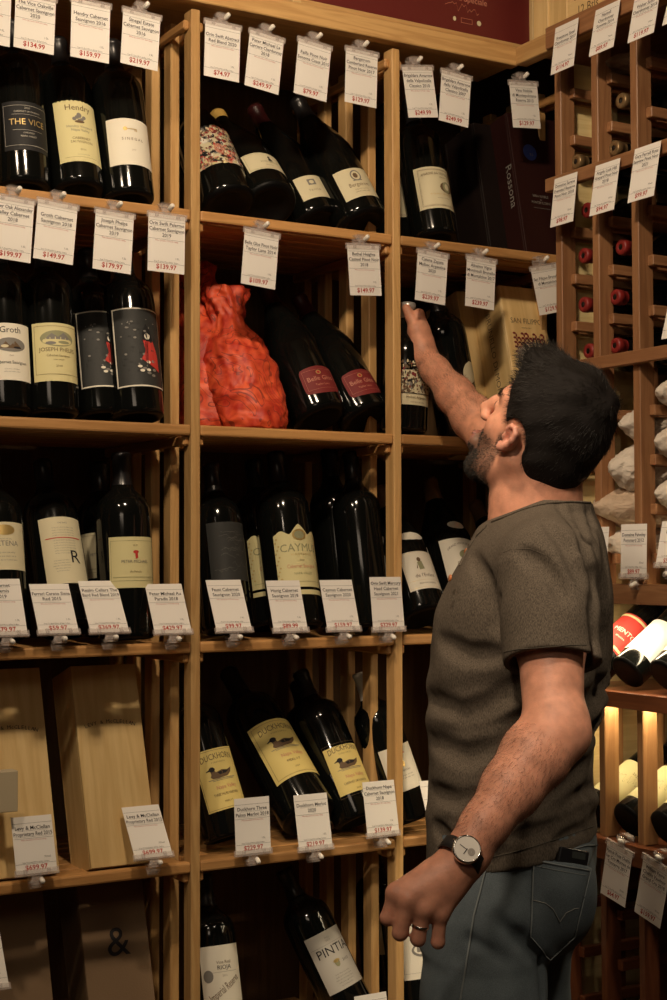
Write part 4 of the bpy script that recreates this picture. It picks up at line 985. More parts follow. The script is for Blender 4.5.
# --- joints
SL = P3(548, 570, 2.235); EL = P3(554, 730, 2.14); WL = P3(467, 849, 2.055)
SR = P3(540, 522, 2.76); ER = P3(489, 437, 3.05); WR = P3(423, 355, 3.255)
NB = P3(535, 540, 2.46)
def forearm(G, e, w, k=.015, s=1):
    e = np.array(e); w = np.array(w); p = lambda t: e+(w-e)*t
    G.chain([p(0), p(.22), p(.5), p(.8), p(1)], [.044*s, .0465*s, .040*s, .0305*s, .0285*s], k)
lo = (-.02, 1.85, .95); hi = (.62, 3.58, 2.12)
B = Field(lo, hi, .0027)
# torso core, hidden by the clothes
PV = P3(515, 900, 2.44)
B.chain([PV, P3(517, 760, 2.42), P3(520, 620, 2.43), NB], [.085, .075, .09, .06], .05)
B.chain([SR, NB, SL], [.045, .06, .045], .03)
# left arm
B.chain([SL, SL*.55+EL*.45, EL], [.050, .0475, .041], .02)
forearm(B, EL, WL)
B.cap(EL+np.array((.012, -.004, -.004)), EL+np.array((.010, .0, .01)), .036, .036, .02)
# right arm
B.chain([SR, SR*.5+ER*.5, ER], [.052, .046, .041], .02)
forearm(B, ER, WR, .02, .92)
# neck
B.chain([H(-.022, 0, .0), P3(536, 500, 2.44), P3(538, 540, 2.46)], [.060, .065, .076], .03)
B.chain([H(.005, .03, -.05), P3(510, 525, 2.42)], [.026, .020], .03)
# skull and face
B.ell(H(-.010, 0, .040), HR, (.092, .076, .083), .02)
B.ell(H(.034, 0, -.025), HR, (.054, .055, .078), .02)
B.chain([H(-.012, .058, -.035), H(.020, .052, -.070), H(.062, .016, -.092), H(.062, -.016, -.092), H(.020, -.052, -.070), H(-.012, -.058, -.035)], [.018, .017, .016, .016, .017, .018], .022)
B.ell(H(.074, 0, -.090), HR, (.017, .021, .018), .014)
for s in (1, -1):
    B.ell(H(.044, s*.040, -.010), HR, (.024, .020, .022), .018)
    B.cap(H(.078, s*.012, .034), H(.062, s*.044, .036), .0105, .008, .014)
    B.ell(H(.084, s*.032, .015), HR, (.018, .017, .014), .012, 'sub')
    B.ell(H(.064, s*.031, .015), HR, (.0145, .0145, .0125), .005)
    B.ell(H(.099, s*.012, -.019), HR, (.010, .0075, .0075), .006)
B.chain([H(.084, 0, .026), H(.099, 0, .008), H(.1125, 0, -.010)], [.0095, .0098, .0112], .012)
B.ell(H(.092, 0, -.062), HR, (.014, .026, .016), .014)
B.ell(H(.1005, 0, -.051), HR, (.007, .021, .0048), .004); B.ell(H(.0995, 0, -.0615), HR, (.007, .019, .0055), .004)
B.cap(H(.108, .018, -.0563), H(.108, -.018, -.0563), .0016, .0016, .003, 'sub')
# ears
def ear(s):
    er = math.radians(12)
    def e(f, u, l=0):
        f *= .75; u *= .75; return H(-.004+f*math.cos(er)-u*math.sin(er), s*(.077+l), f*math.sin(er)+u*math.cos(er)-.004)
    B.ell(e(-.002, .002, .001), HR, (.013, .008, .021), .006)
    pts = [e(.012, .004, .003), e(.014, .016, .007), e(.008, .027, .011), e(-.004, .030, .014), e(-.015, .024, .017), e(-.018, .010, .018), e(-.014, -.006, .015), e(-.007, -.019, .010), e(.003, -.026, .006), e(.011, -.022, .003)]
    B.chain(pts, [.0042, .0042, .0042, .0044, .0046, .0046, .0046, .0055, .0065, .0045], .003)
    B.chain([e(-.012, .012, .010), e(-.012, -.004, .009), e(-.004, -.014, .006)], [.004, .004, .004], .004)
    B.ell(e(.003, -.002, .010), HR, (.0065, .0075, .0085), .003, 'sub'); B.ell(e(-.003, .018, .013), HR, (.006, .005, .006), .003, 'sub')
    B.ell(e(.013, -.004, .005), HR, (.004, .004, .005), .004)
ear(1); ear(-1)
# left hand (hangs relaxed, back of the hand to the room)
def finger(G, pts, rs, k=.004): G.chain(pts, rs, k)
yk = 2.035
mcpL = [P3(396, 893, yk-.002), P3(408.5, 899, yk-.012), P3(424, 908, yk-.010), P3(440, 913, yk+.0)]
pipL = [P3(387.5, 918, yk+.000), P3(400, 933, yk-.008), P3(418, 939, yk-.006), P3(438, 942, yk+.002)]
crp = [WL+np.array((-.012, .002, -.010)), WL+np.array((-.004, -.004, -.012)), WL+np.array((.004, -.004, -.010)), WL+np.array((.012, .002, -.006))]
HANDL = []
for i in range(4):
    B.chain([crp[i], mcpL[i]], [.0190, .0122], .015)
    B.cap(mcpL[i]*.5+crp[i]*.5+np.array((.004, .016, -.002)), mcpL[i]+np.array((.003, .016, .0)), .014, .011, .012)
    B.ell(mcpL[i]+np.array((0, -.000, 0)), np.eye(3), (.0118, .0118, .0112), .008)
    d1 = nz(pipL[i]-mcpL[i]); L1 = [.030, .031, .029, .020][i]; L2 = .022
    d2 = nz(np.array((.10, .98, -.15))); d3 = nz(np.array((.12, .35, .85)))
    mid = pipL[i]+d2*L1; tip = mid+d3*L2
    r = [.0098, .0100, .0096, .0088][i]
    B.chain([mcpL[i], pipL[i]], [r*1.12, r*1.0], .006)
    B.ell(pipL[i], np.eye(3), (r*1.06,)*3, .003)
    B.chain([pipL[i], mid, tip], [r*.98, r*.92, r*.80], .0025)
    HANDL.append((mcpL[i], pipL[i], mid, tip, r))
# thumb leaves the side of the palm near the wrist
t0 = WL+np.array((-.014, .016, -.014)); t1 = P3(424, 880, yk+.035); t2 = P3(406, 905, yk+.048); t3 = P3(401, 924, yk+.052)
B.chain([t0, t1], [.020, .0165], .014); B.chain([t1, t2, t3], [.0140, .0115, .0100], .005)
# right hand, closed round the neck of the squat bottle
hbM = np.array(heldB.matrix_world); hb0 = hbM[:3, 3]; hbz = nz(hbM[:3, 2])
def NK(h): return hb0+hbz*h
nh = [.252, .232, .212, .193]                       # heights of index..little finger on the neck
rdir = nz(np.cross(hbz, np.array((0, 1., 0)))); rdir = rdir if rdir[0] > 0 else -rdir
fdir = nz(np.cross(hbz, rdir)); fdir = fdir if fdir[1] > 0 else -fdir     # away from the camera
for i in range(4):
    r = [.0098, .0102, .0098, .0088][i]; c = NK(nh[i]); R_ = max(.0155, [.0155, .018, .024, .034][i])+r
    m = c+rdir*(R_-.002)-fdir*.028; cp = WR+np.array((-.010, .012, .012))+hbz*(.012-.010*i)+rdir*.0
    B.chain([cp, m], [.018, .0125], .014)
    an = [-.55, .35, 1.35, 2.3]; pts = [m]+[c+rdir*R_*math.cos(a)+fdir*R_*math.sin(a) for a in an[1:]]
    B.chain(pts, [r*1.12, r, r*.95, r*.82], .004)
tb = [WR+np.array((-.006, -.006, .012)), NK(.218)+rdir*.018-fdir*.034, NK(.244)+rdir*.006-fdir*.030, NK(.264)-rdir*.004-fdir*.0265]
B.chain(tb[:2], [.018, .0155], .014); B.chain(tb[1:], [.0135, .0115, .0098], .005)
B.chain([WR, NK(.212)+rdir*.026-fdir*.022], [.0275, .020], .02)
meB, VB = B.mesh('person', 1)
# skin colours: stubble, lips, flushed ears and knuckles, kept as a colour attribute
rel = VB-HE; hf_ = rel@HF; hl_ = rel@HL; hu_ = rel@HU
def sm(x, a, b): t = np.clip((x-a)/(b-a), 0, 1); return t*t*(3-2*t)
base = np.array((.62, .29, .185)); colr = np.tile(base, (len(VB), 1))
onhead = (np.abs(hf_) < .16) & (np.abs(hl_) < .12) & (hu_ > -.14) & (hu_ < .17)
stub = sm(hf_, .006, .03)*sm(-hu_, .016+.0*hf_, .045)*onhead*(1-sm(-hu_, .125, .135)); stub *= np.where(hf_ > .0, 1, 0)
side = sm(hf_, .0, .012)*sm(-hu_, -.005, .02)*onhead*(1-sm(hf_, .02, .035))
stub = np.maximum(stub*.82, side*.8)
lip = ((np.abs(hl_) < .024) & (hu_ < -.044) & (hu_ > -.070) & (hf_ > .095)) & onhead
stub = np.maximum(stub, .93*onhead*sm(hf_, .045, .062)*sm(-hu_, .05, .068))
colr = colr*(1-stub[:, None])+np.array((.085, .05, .035))*stub[:, None]
colr[lip] = (.26, .11, .085)
earm = (np.abs(hl_) > .079) & onhead & (np.abs(hf_) < .03) & (np.abs(hu_) < .035); colr[earm] = (.60, .28, .20)
hr_ = sm(hu_, -.01, .0)*(1-sm(hf_, .06, .07))*onhead; hr_ = hr_*(np.abs(hl_) < .078)
for a, b_, c_, t_, r in HANDL:
    for q, amt in ((a, .35), (b_, .5), (t_, .45)):
        w = np.exp(-((VB-q)**2).sum(1)/(.011**2))[:, None]*amt; colr = colr*(1-w)+np.array((.55, .22, .15))*w
fr = np.clip(((VB-EL)@(WL-EL))/((WL-EL)@(WL-EL)), 0, 1); dl = np.linalg.norm(VB-(EL+fr[:, None]*(WL-EL)), axis=1)
w = (np.exp(-(dl/.06)**4)*sm(fr, .0, .12)*.35)[:, None]; colr = colr*(1-w)+np.array((.46, .20, .12))*w
ca = meB.color_attributes.new('skin', 'FLOAT_COLOR', 'POINT'); ca.data.foreach_set('color', np.concatenate([colr, np.ones((len(VB), 1))], 1).astype(np.float32).ravel())
SKIN, nt, b = newmat('skin'); N = nt.nodes; L = nt.links
at_ = N.new('ShaderNodeAttribute'); at_.attribute_name = 'skin'; n1 = N.new('ShaderNodeTexNoise'); n1.inputs['Scale'].default_value = 45; n1.inputs['Detail'].default_value = 6
tc_ = N.new('ShaderNodeTexCoord'); L.new(tc_.outputs['Object'], n1.inputs['Vector'])
hs = N.new('ShaderNodeHueSaturation'); mr = N.new('ShaderNodeMapRange'); mr.inputs['To Min'].default_value = .80; mr.inputs['To Max'].default_value = 1.2; mr.inputs['From Min'].default_value = .3; mr.inputs['From Max'].default_value = .7
L.new(n1.outputs['Fac'], mr.inputs['Value']); L.new(mr.outputs[0], hs.inputs['Value']); L.new(at_.outputs['Color'], hs.inputs['Color']); L.new(hs.outputs[0], b.inputs['Base Color'])
b.inputs['Roughness'].default_value = .48; b.inputs['Specular IOR Level'].default_value = .35; b.inputs['Subsurface Weight'].default_value = .12; b.inputs['Subsurface Radius'].default_value = (.012, .004, .002); b.inputs['Subsurface Scale'].default_value = 1
n2 = N.new('ShaderNodeTexNoise'); n2.inputs['Scale'].default_value = 380; n2.inputs['Detail'].default_value = 3; L.new(tc_.outputs['Object'], n2.inputs['Vector'])
bp = N.new('ShaderNodeBump'); bp.inputs['Strength'].default_value = .22; bp.inputs['Distance'].default_value = .0015; L.new(n2.outputs['Fac'], bp.inputs['Height']); L.new(bp.outputs[0], b.inputs['Normal'])
person = link('person', meB, SKIN)
tag(person, 'dark-haired man in olive grey shirt and jeans reaching up for a bottle', 'person')
# ------------------------------------------------------------------ shirt
def section_fn(rows):
    """rows: (z, cx, cy, a, b, phi) from top to bottom"""
    rows = sorted(rows); zs = np.array([r[0] for r in rows]); cols = [np.array([r[i] for r in rows]) for i in range(1, 6)]
    from numpy import interp
    # resample smoothly
    zz = np.linspace(zs[0], zs[-1], 400); cc = []
    for c in cols:
        v = interp(zz, zs, c); ker = np.hanning(41); ker /= ker.sum(); pad = np.concatenate([np.full(20, v[0])+(v[0]-v[1])*np.arange(20, 0, -1)*1.0, v, np.full(20, v[-1])+(v[-1]-v[-2])*np.arange(1, 21)]); cc.append(np.convolve(pad, ker, 'valid'))
    def f(X, Y, Z):
        z = Z.ravel(); cx, cy, a, b, ph = [interp(z, zz, c)[None, None, :] for c in cc]
        dx = X-cx; dy = Y-cy; c, s = np.cos(ph), np.sin(ph)
        p = -dx*c+dy*s; q = -dx*s-dy*c      # forward, left
        e = ((np.abs(p)/a)**2.3+(np.abs(q)/b)**2.3)**(1/2.3)
        return (e-1)*np.minimum(a, b)*.9, p, q, z
    return f
D2R = math.pi/180
def row(y, x0, x1, Y, b, ph, sl=0):
    """silhouette row in the photograph turned into a body cross-section"""
    p = P3((x0+x1)/2, y, Y); hw = (x1-x0)/2/F*Y; ph = ph*D2R
    a = math.sqrt(max(hw*hw-(b*math.sin(ph))**2, .003))/math.cos(ph)
    return (p[2], p[0], p[1], a, b, ph)
YT = 2.42
tor = section_fn([row(515, 496, 590, YT, .085, 4), row(535, 476, 598, YT, .135, 4), row(555, 463, 602, YT, .160, 5), row(580, 449, 605, YT, .172, 6), row(610, 436, 606, YT, .175, 8), row(650, 430, 607, YT, .172, 10), row(690, 428, 603, YT, .164, 12),
                  row(730, 429, 594, YT, .158, 16), row(770, 430, 590, YT, .160, 20), row(805, 430, 594, YT, .166, 24), row(840, 429, 598, YT, .170, 26), row(880, 427, 597, YT, .172, 28)])
S = Field((.06, 2.02, .98), (.56, 2.86, 1.66), .0032)
ztop = P3(535, 506, YT)[2]
def hemz(X): return P3(480, 873, 2.33)[2]+(X-P3(480, 873, 2.33)[0])*.33
def shirt_f(X, Y, Z):
    d, p, q, z = tor(X, Y, Z); zz = Z
    ang = np.arctan2(q, p)
    # folds: long diagonal drapes in the small of the back and at the side, softer ones on the shoulder blade
    zr = zz-1.09
    low = np.exp(-((zz-1.12)/.085)**2); back = 1/(1+np.exp(-(-p*40)))
    d = d-low*(.008*np.maximum(0, np.sin((zz*62+p*26+np.sin(p*21)*.9)))**2)*(.35+.65*back)
    d = d-np.exp(-((zz-1.24)/.10)**2)*.0080*np.sin(zz*70-ang*3.5+np.sin(zz*30))*(.3+.7*back)
    d = d-np.exp(-((zz-1.40)/.10)**2)*back*.0095*np.sin(ang*17+zz*14)
    d = d-.0016*np.sin(zz*41+ang*2.3)*np.sin(ang*5.0+zz*9)
    return d
S.fn((.08, 2.1, .98), (.54, 2.75, 1.60), shirt_f, .0)
# shoulders, upper chest and sleeves
S.chain([P3(537, 542, 2.43), SL+np.array((0, .015, .012))], [.078, .066], .05)
S.chain([P3(540, 548, 2.45), SR+np.array((0,-.04,-.02))], [.070, .056], .05)
sleeveE = SL+(EL-SL)*.64
S.chain([SL, SL+(EL-SL)*.3, sleeveE], [.0660, .0655, .0660], .022)
sR = SR+(ER-SR)*.30; S.chain([SR, sR], [.058, .056], .03)
ax = nz(EL-SL)
def sleeve_folds(X, Y, Z):
    dx, dy, dz = X-SL[0], Y-SL[1], Z-SL[2]; t = dx*ax[0]+dy*ax[1]+dz*ax[2]
    rx, ry, rz = dx-t*ax[0], dy-t*ax[1], dz-t*ax[2]; rr = np.sqrt(rx*rx+ry*ry+rz*rz)
    an = np.arctan2(rx, -ry)
    rad = .0668+.0035*np.sin(t*75+an*2.5)*np.exp(-((an-1.1)/.9)**2)+.0022*np.sin(an*3+t*20)
    return np.maximum(rr-rad, np.maximum(-t-.0, t-.20))
S.fn(np.minimum(SL, sleeveE)-.09, np.maximum(SL, sleeveE)+.09, sleeve_folds, .012)
# fold where the sleeve meets the back
S.cap(P3(590, 565, 2.26), P3(587, 650, 2.25), .004, .002, .010, 'sub')
S.cap(P3(498, 600, 2.215), P3(506, 668, 2.23), .006, .004, .012, 'sub')
# openings: neck, hem, cuffs
nk0 = P3(536, 480, 2.44); nk1 = P3(537, 560, 2.46)
S.chain([P3(533, 470, 2.43), P3(536, 505, 2.445), P3(540, 545, 2.47)], [.080, .0735, .055], .006, 'sub')
S.ell(P3(574, 497, 2.47), np.eye(3), (.040, .05, .02), .008, 'sub')
nx0, nx1 = P3(491, 519, 2.42)[0], P3(590, 501, 2.42)[0]; nz0, nzm, nz1 = P3(491, 519, 2.42)[2], P3(535, 502, 2.42)[2], P3(590, 500, 2.42)[2]
S.fn((.0, 2.0, 1.45), (.6, 2.9, 1.7), lambda X, Y, Z: (np.interp(X, [nx0-.05, nx0, (nx0*.55+nx1*.45), nx1], [nz0-.03, nz0, nzm, nz1]).astype(np.float32)-Z)+0*Y, .004, 'sub') if False else S.fn((.0, 2.0, 1.45), (.6, 2.9, 1.7), lambda X, Y, Z: np.interp(X, [nx0-.05, nx0, (nx0*.55+nx1*.45), nx1], [nz0-.03, nz0, nzm, nz1])-Z+np.clip((Y-2.44)*.35, -.004, .022)*np.clip((X-.32)/.06, 0, 1), .004, 'sub')
cz = SL+(EL-SL)*.605
S.cap(cz, EL, .0590, .0590, .002, 'sub')
S.cap(SR+(ER-SR)*.28, ER, .0535, .0535, .002, 'sub')
def below_cuff(X, Y, Z):
    t = (X-SL[0])*ax[0]+(Y-SL[1])*ax[1]+(Z-SL[2])*ax[2]; L0 = np.linalg.norm(EL-SL)*.595
    rx = (X-SL[0])-t*ax[0]; ry = (Y-SL[1])-t*ax[1]; rr = np.sqrt(rx*rx+ry*ry)
    return np.maximum(L0-t, rr-.082)
S.fn(np.minimum(SL, EL)-.1, np.maximum(SL, EL)+.1, lambda X, Y, Z: np.maximum(below_cuff(X, Y, Z), (Y-(SL[1]+.052))), .002, 'sub')
S.fn((.0, 2.0, .9), (.6, 2.9, 1.2), lambda X, Y, Z: (Z-(.997+(X-.14)*.20))+0*Y, .004, 'sub') if False else None
hx0, hz0 = P3(480, 870, 2.30)[0], P3(480, 870, 2.30)[2]
hx1, hz1 = P3(597, 836, 2.42)[0], P3(597, 836, 2.42)[2]
sl_ = (hz1-hz0)/(hx1-hx0)
S.fn((.0, 2.0, .9), (.6, 2.9, 1.25), lambda X, Y, Z: (Z-(hz0+(X-hx0)*sl_)+.0*Y)*.9, .004, 'sub')
S.fn((.05, 2.1, .98), (.6, 2.8, 1.14), lambda X, Y, Z: np.maximum(tor(X, Y, Z)[0]+.007, Z-(hz0+(X-hx0)*sl_+.015)), .002, 'sub')
S0, V0 = S.mesh('shirt_rough', 2)
from mathutils.bvhtree import BVHTree
def bvh(me, V):
    return BVHTree.FromPolygons([Vector(v) for v in V], [tuple(p.vertices) for p in me.polygons])
def hit(b, x, y, off=.001):
    d = ray(x, y).normalized(); r = b.ray_cast(CAM, d)
    if r[0] is None: return at(x, y, 2.3)
    n = r[1] if r[1].dot(d) < 0 else -r[1]
    return r[0]+n*off
b0 = bvh(S0, [v.co for v in S0.vertices])
def crease(pts, r, k):
    P = []
    for (x0, y0), (x1, y1) in zip(pts, pts[1:]):
        for i in range(4): P.append((x0+(x1-x0)*i/4, y0+(y1-y0)*i/4))
    P.append(pts[-1]); Q = [np.array(hit(b0, *p, off=r*.35)) for p in P]; n = len(Q)
    for i in range(n-1):
        if np.linalg.norm(Q[i+1]-Q[i]) > .05: continue
        w0 = math.sin(math.pi*(i+.25)/n)**.6; w1 = math.sin(math.pi*(i+1.0)/n)**.6 if i+1 < n else .2
        S.cap(Q[i], Q[i+1], r*w0, r*w1, k, 'sub')
for pts, r, k in (([(494, 585), (496, 605), (498, 628)], .005, .014), ([(560, 506), (583, 535), (594, 575), (597, 610)], .0045, .018), ([(574, 512), (594, 548), (601, 600)], .0045, .016), ([(588, 512), (600, 545)], .004, .014),
        ([(592, 600), (597, 650), (592, 720)], .0055, .018), ([(603, 620), (601, 670), (594, 720)], .005, .016), ([(500, 806), (540, 800), (572, 782), (589, 762)], .0065, .020), ([(512, 838), (552, 826), (592, 806)], .0060, .018),
        ([(535, 818), (566, 806), (592, 786)], .0055, .016), ([(556, 842), (584, 828)], .004, .014), ([(440, 640), (468, 655), (496, 655)], .0028, .024), ([(431, 700), (460, 714), (490, 706), (512, 690)], .0035, .026),
        ([(432, 742), (465, 757), (500, 748), (520, 735)], .0035, .026), ([(431, 790), (458, 802), (480, 795)], .0032, .022), ([(472, 556), (486, 580), (490, 604)], .0040, .020), ([(436, 826), (452, 846)], .004, .018),
        ([(520, 552), (535, 560), (556, 580), (564, 598)], .0030, .020), ([(545, 520), (566, 545), (580, 580)], .0030, .018)):
    crease(pts, r, k)
bpy.data.meshes.remove(S0)
meS, VS = S.mesh('shirt', 2)
SHIRT, nt, b = newmat('heathered_jersey'); N = nt.nodes; L = nt.links
tc_ = N.new('ShaderNodeTexCoord'); n1 = N.new('ShaderNodeTexNoise'); n1.inputs['Scale'].default_value = 700; n1.inputs['Detail'].default_value = 3
mp = N.new('ShaderNodeMapping'); mp.inputs['Scale'].default_value = (1, 1, .35); L.new(tc_.outputs['Object'], mp.inputs['Vector']); L.new(mp.outputs[0], n1.inputs['Vector'])
rp = N.new('ShaderNodeValToRGB'); rp.color_ramp.elements[0].position = .3; rp.color_ramp.elements[0].color = (.052, .041, .030, 1); rp.color_ramp.elements[1].position = .72; rp.color_ramp.elements[1].color = (.140, .113, .084, 1)
L.new(n1.outputs['Fac'], rp.inputs['Fac']); L.new(rp.outputs[0], b.inputs['Base Color']); b.inputs['Roughness'].default_value = .9; b.inputs['Specular IOR Level'].default_value = .15; b.inputs['Sheen Weight'].default_value = .0
bp = N.new('ShaderNodeBump'); bp.inputs['Strength'].default_value = .35; bp.inputs['Distance'].default_value = .001; L.new(n1.outputs['Fac'], bp.inputs['Height']); L.new(bp.outputs[0], b.inputs['Normal'])
shirt = link('shirt', meS, SHIRT, person)
# ------------------------------------------------------------------ jeans
J = Field((.05, 2.05, .10), (.58, 2.80, 1.12), .0045)
jt = section_fn([row(822, 432, 594, YT, .160, 28), row(845, 430, 597, YT, .166, 28), row(870, 427, 596, YT, .170, 28), row(900, 425, 588, YT, .168, 28), row(930, 425, 577, YT, .160, 28)])
zj0 = P3(500, 930, YT)[2]; zj1 = P3(500, 822, YT)[2]
J.fn((.05, 2.1, zj0-.01), (.58, 2.78, zj1+.01), lambda X, Y, Z: np.maximum(jt(X, Y, Z)[0], np.maximum(zj0-Z, Z-zj1)), .0)
la = P3(487, 925, 2.345); lb = P3(483, 1000, 2.325); lk = np.array((.235, 2.30, .52)); lf = np.array((.245, 2.30, .10))
ra_ = P3(517, 925, 2.50); rb_ = P3(522, 1000, 2.52); rk = np.array((.315, 2.56, .52)); rf = np.array((.33, 2.57, .10))
J.chain([la, lb, lk, lf], [.096, .088, .066, .060], .03)
J.chain([ra_, rb_, rk, rf], [.090, .076, .064, .058], .012)
J.ell(P3(553, 893, 2.36), np.eye(3), (.066, .085, .088), .03); J.ell(P3(553, 897, 2.50), np.eye(3), (.062, .08, .085), .02)
# creases under the seat and across the thigh
J.chain([P3(541, 962, 2.27), P3(520, 940, 2.25), P3(495, 918, 2.24)], [.005, .006, .003], .018, 'sub')
J.chain([P3(541, 958, 2.29), P3(541, 1010, 2.28)], [.006, .005], .012, 'sub')
J.chain([P3(505, 960, 2.235), P3(470, 940, 2.25)], [.003, .003], .015, 'sub')
meJ, VJ = J.mesh('jeans', 2)
def denim(name, c1, c2):
    m, nt, b = newmat(name); N = nt.nodes; L = nt.links
    tc_ = N.new('ShaderNodeTexCoord'); n1 = N.new('ShaderNodeTexNoise'); n1.inputs['Scale'].default_value = 900; n1.inputs['Detail'].default_value = 2; L.new(tc_.outputs['Object'], n1.inputs['Vector'])
    n3 = N.new('ShaderNodeTexNoise'); n3.inputs['Scale'].default_value = 14; n3.inputs['Detail'].default_value = 5; L.new(tc_.outputs['Object'], n3.inputs['Vector'])
    a = N.new('ShaderNodeMath'); a.operation = 'MULTIPLY_ADD'; a.inputs[1].default_value = .5; L.new(n1.outputs['Fac'], a.inputs[0]); h = N.new('ShaderNodeMath'); h.operation = 'MULTIPLY'; h.inputs[1].default_value = .5; L.new(n3.outputs['Fac'], h.inputs[0]); L.new(h.outputs[0], a.inputs[2])
    rp = N.new('ShaderNodeValToRGB'); rp.color_ramp.elements[0].position = .35; rp.color_ramp.elements[0].color = (*c1, 1); rp.color_ramp.elements[1].position = .68; rp.color_ramp.elements[1].color = (*c2, 1)
    L.new(a.outputs[0], rp.inputs['Fac']); L.new(rp.outputs[0], b.inputs['Base Color']); b.inputs['Roughness'].default_value = .85; b.inputs['Specular IOR Level'].default_value = .2
    bp = N.new('ShaderNodeBump'); bp.inputs['Strength'].default_value = .4; bp.inputs['Distance'].default_value = .001; L.new(n1.outputs['Fac'], bp.inputs['Height']); L.new(bp.outputs[0], b.inputs['Normal']); return m
DEN = denim('worn_denim', (.060, .074, .082), (.135, .165, .178)); SEAM = plain('pale_denim_seam', (.17, .19, .19), .85, spec=.15); STITCH = plain('seam_thread', (.20, .20, .18), .85)
jeans = link('jeans', meJ, DEN, person)
from mathutils.bvhtree import BVHTree
def bvh(me, V):
    return BVHTree.FromPolygons([Vector(v) for v in V], [tuple(p.vertices) for p in me.polygons])
bj = bvh(meJ, [v.co for v in meJ.vertices])
def hit(b, x, y, off=.001):
    d = ray(x, y).normalized(); r = b.ray_cast(CAM, d)
    if r[0] is None: return at(x, y, 2.3)
    n = r[1] if r[1].dot(d) < 0 else -r[1]
    return r[0]+n*off
def surf_strip(name, b, pts, wid, off, mat, parent, thick=.0012):
    """narrow raised seam lying on a surface, following pixel way-points"""
    P = []
    for (x0, y0), (x1, y1) in zip(pts, pts[1:]):
        n = max(2, int(math.hypot(x1-x0, y1-y0)/2))
        for i in range(n): P.append((x0+(x1-x0)*i/n, y0+(y1-y0)*i/n))
    P.append(pts[-1]); C3 = [hit(b, *p, off=off) for p in P]
    return tubes(name, [[tuple(c) for c in C3]], wid/2, 6, mat, parent)
def patch(name, b, quad, nx, ny, off, mat, parent, th=.0016):
    """quad of pixels (TL,TR,BR,BL) draped on a surface as a thin solid"""
    vs = []; fs = []
    for layer in (off, off-th):
        for j in range(ny+1):
            for i in range(nx+1):
                s, t = i/nx, j/ny
                x = (quad[0][0]*(1-s)+quad[1][0]*s)*(1-t)+(quad[3][0]*(1-s)+quad[2][0]*s)*t; y = (quad[0][1]*(1-s)+quad[1][1]*s)*(1-t)+(quad[3][1]*(1-s)+quad[2][1]*s)*t
                vs.append(hit(b, x, y, layer))
    n = (nx+1)*(ny+1)
    for j in range(ny):
        for i in range(nx): a = j*(nx+1)+i; fs.append((a, a+1, a+nx+2, a+nx+1)); fs.append((n+a, n+a+nx+1, n+a+nx+2, n+a+1))
    rim = [i for i in range(nx+1)]+[j*(nx+1)+nx for j in range(1, ny+1)]+[ny*(nx+1)+i for i in range(nx-1, -1, -1)]+[j*(nx+1) for j in range(ny-1, 0, -1)]
    for a, c in zip(rim, rim[1:]+rim[:1]): fs.append((a, n+a, n+c, c))
    return link(name, mesh(name, vs, fs), mat, parent, True)
pk = [(532.5, 858.5), (589, 868), (573, 936), (549, 958), (530, 936)]
def pocket():
    # five-sided pocket: rows between the left and right edges
    L_ = [(532.5, 858.5), (529.5, 936), (549, 959)]; R_ = [(590, 869), (574, 936), (549, 959)]
    rows = []
    for i in range(25):
        t = i/24
        if t < .76: s = t/.76; l = (L_[0][0]+(L_[1][0]-L_[0][0])*s, L_[0][1]+(L_[1][1]-L_[0][1])*s); r = (R_[0][0]+(R_[1][0]-R_[0][0])*s, R_[0][1]+(R_[1][1]-R_[0][1])*s)
        else: s = (t-.76)/.24*.97; l = (L_[1][0]+(L_[2][0]-L_[1][0])*s, L_[1][1]+(L_[2][1]-L_[1][1])*s); r = (R_[1][0]+(R_[2][0]-R_[1][0])*s, R_[1][1]+(R_[2][1]-R_[1][1])*s)
        rows.append((l, r))
    vs = []; fs = []; nx = 20
    for off in (1, 0):
        for j, (l, r) in enumerate(rows):
            for i in range(nx+1):
                s = i/nx; bul = .0025+(.010*max(0, math.sin(math.pi*min(1, max(0, (s-.15)/.85))))**.6*max(0, 1-j/15))
                vs.append(hit(bj, l[0]+(r[0]-l[0])*s, l[1]+(r[1]-l[1])*s, bul if off else bul-.0022))
    n = len(rows)*(nx+1); ny = len(rows)-1
    for j in range(ny):
        for i in range(nx): a = j*(nx+1)+i; fs.append((a, a+1, a+nx+2, a+nx+1)); fs.append((n+a, n+a+nx+1, n+a+nx+2, n+a+1))
    rim = [i for i in range(nx+1)]+[j*(nx+1)+nx for j in range(1, ny+1)]+[ny*(nx+1)+i for i in range(nx-1, -1, -1)]+[j*(nx+1) for j in range(ny-1, 0, -1)]
    for a, c in zip(rim, rim[1:]+rim[:1]): fs.append((a, n+a, n+c, c))
    o = link('back_pocket', mesh('back_pocket', vs, fs), DEN, jeans, True); return o
pko = pocket()
bp_ = bvh(pko.data, [v.co for v in pko.data.vertices])
def bjp(): return bp_
surf_strip('pocket_edge', bj, [(533, 858), (530, 936), (549, 959), (574, 936), (589.5, 869)], .0022, .0030, SEAM, jeans)
surf_strip('pocket_hem', bp_, [(533.5, 860), (560, 865.5), (588.5, 870.5)], .0030, .0004, SEAM, jeans); surf_strip('pocket_hem', bp_, [(533.5, 865.5), (560, 871), (587, 875.5)], .0014, .0003, SEAM, jeans)
surf_strip('pocket_stitching', bp_, [(532.5, 900), (545, 903), (553, 909), (560, 922), (566, 913), (574, 909), (579, 908)], .0011, .0003, STITCH, jeans)
surf_strip('side_seam', bj, [(486.5, 866), (480, 893), (474, 915), (467, 960), (460.5, 1000)], .0035, .0006, SEAM, jeans)
surf_strip('waist_seam', bj, [(560, 853), (585, 846), (598, 845)], .0022, .0010, SEAM, jeans)
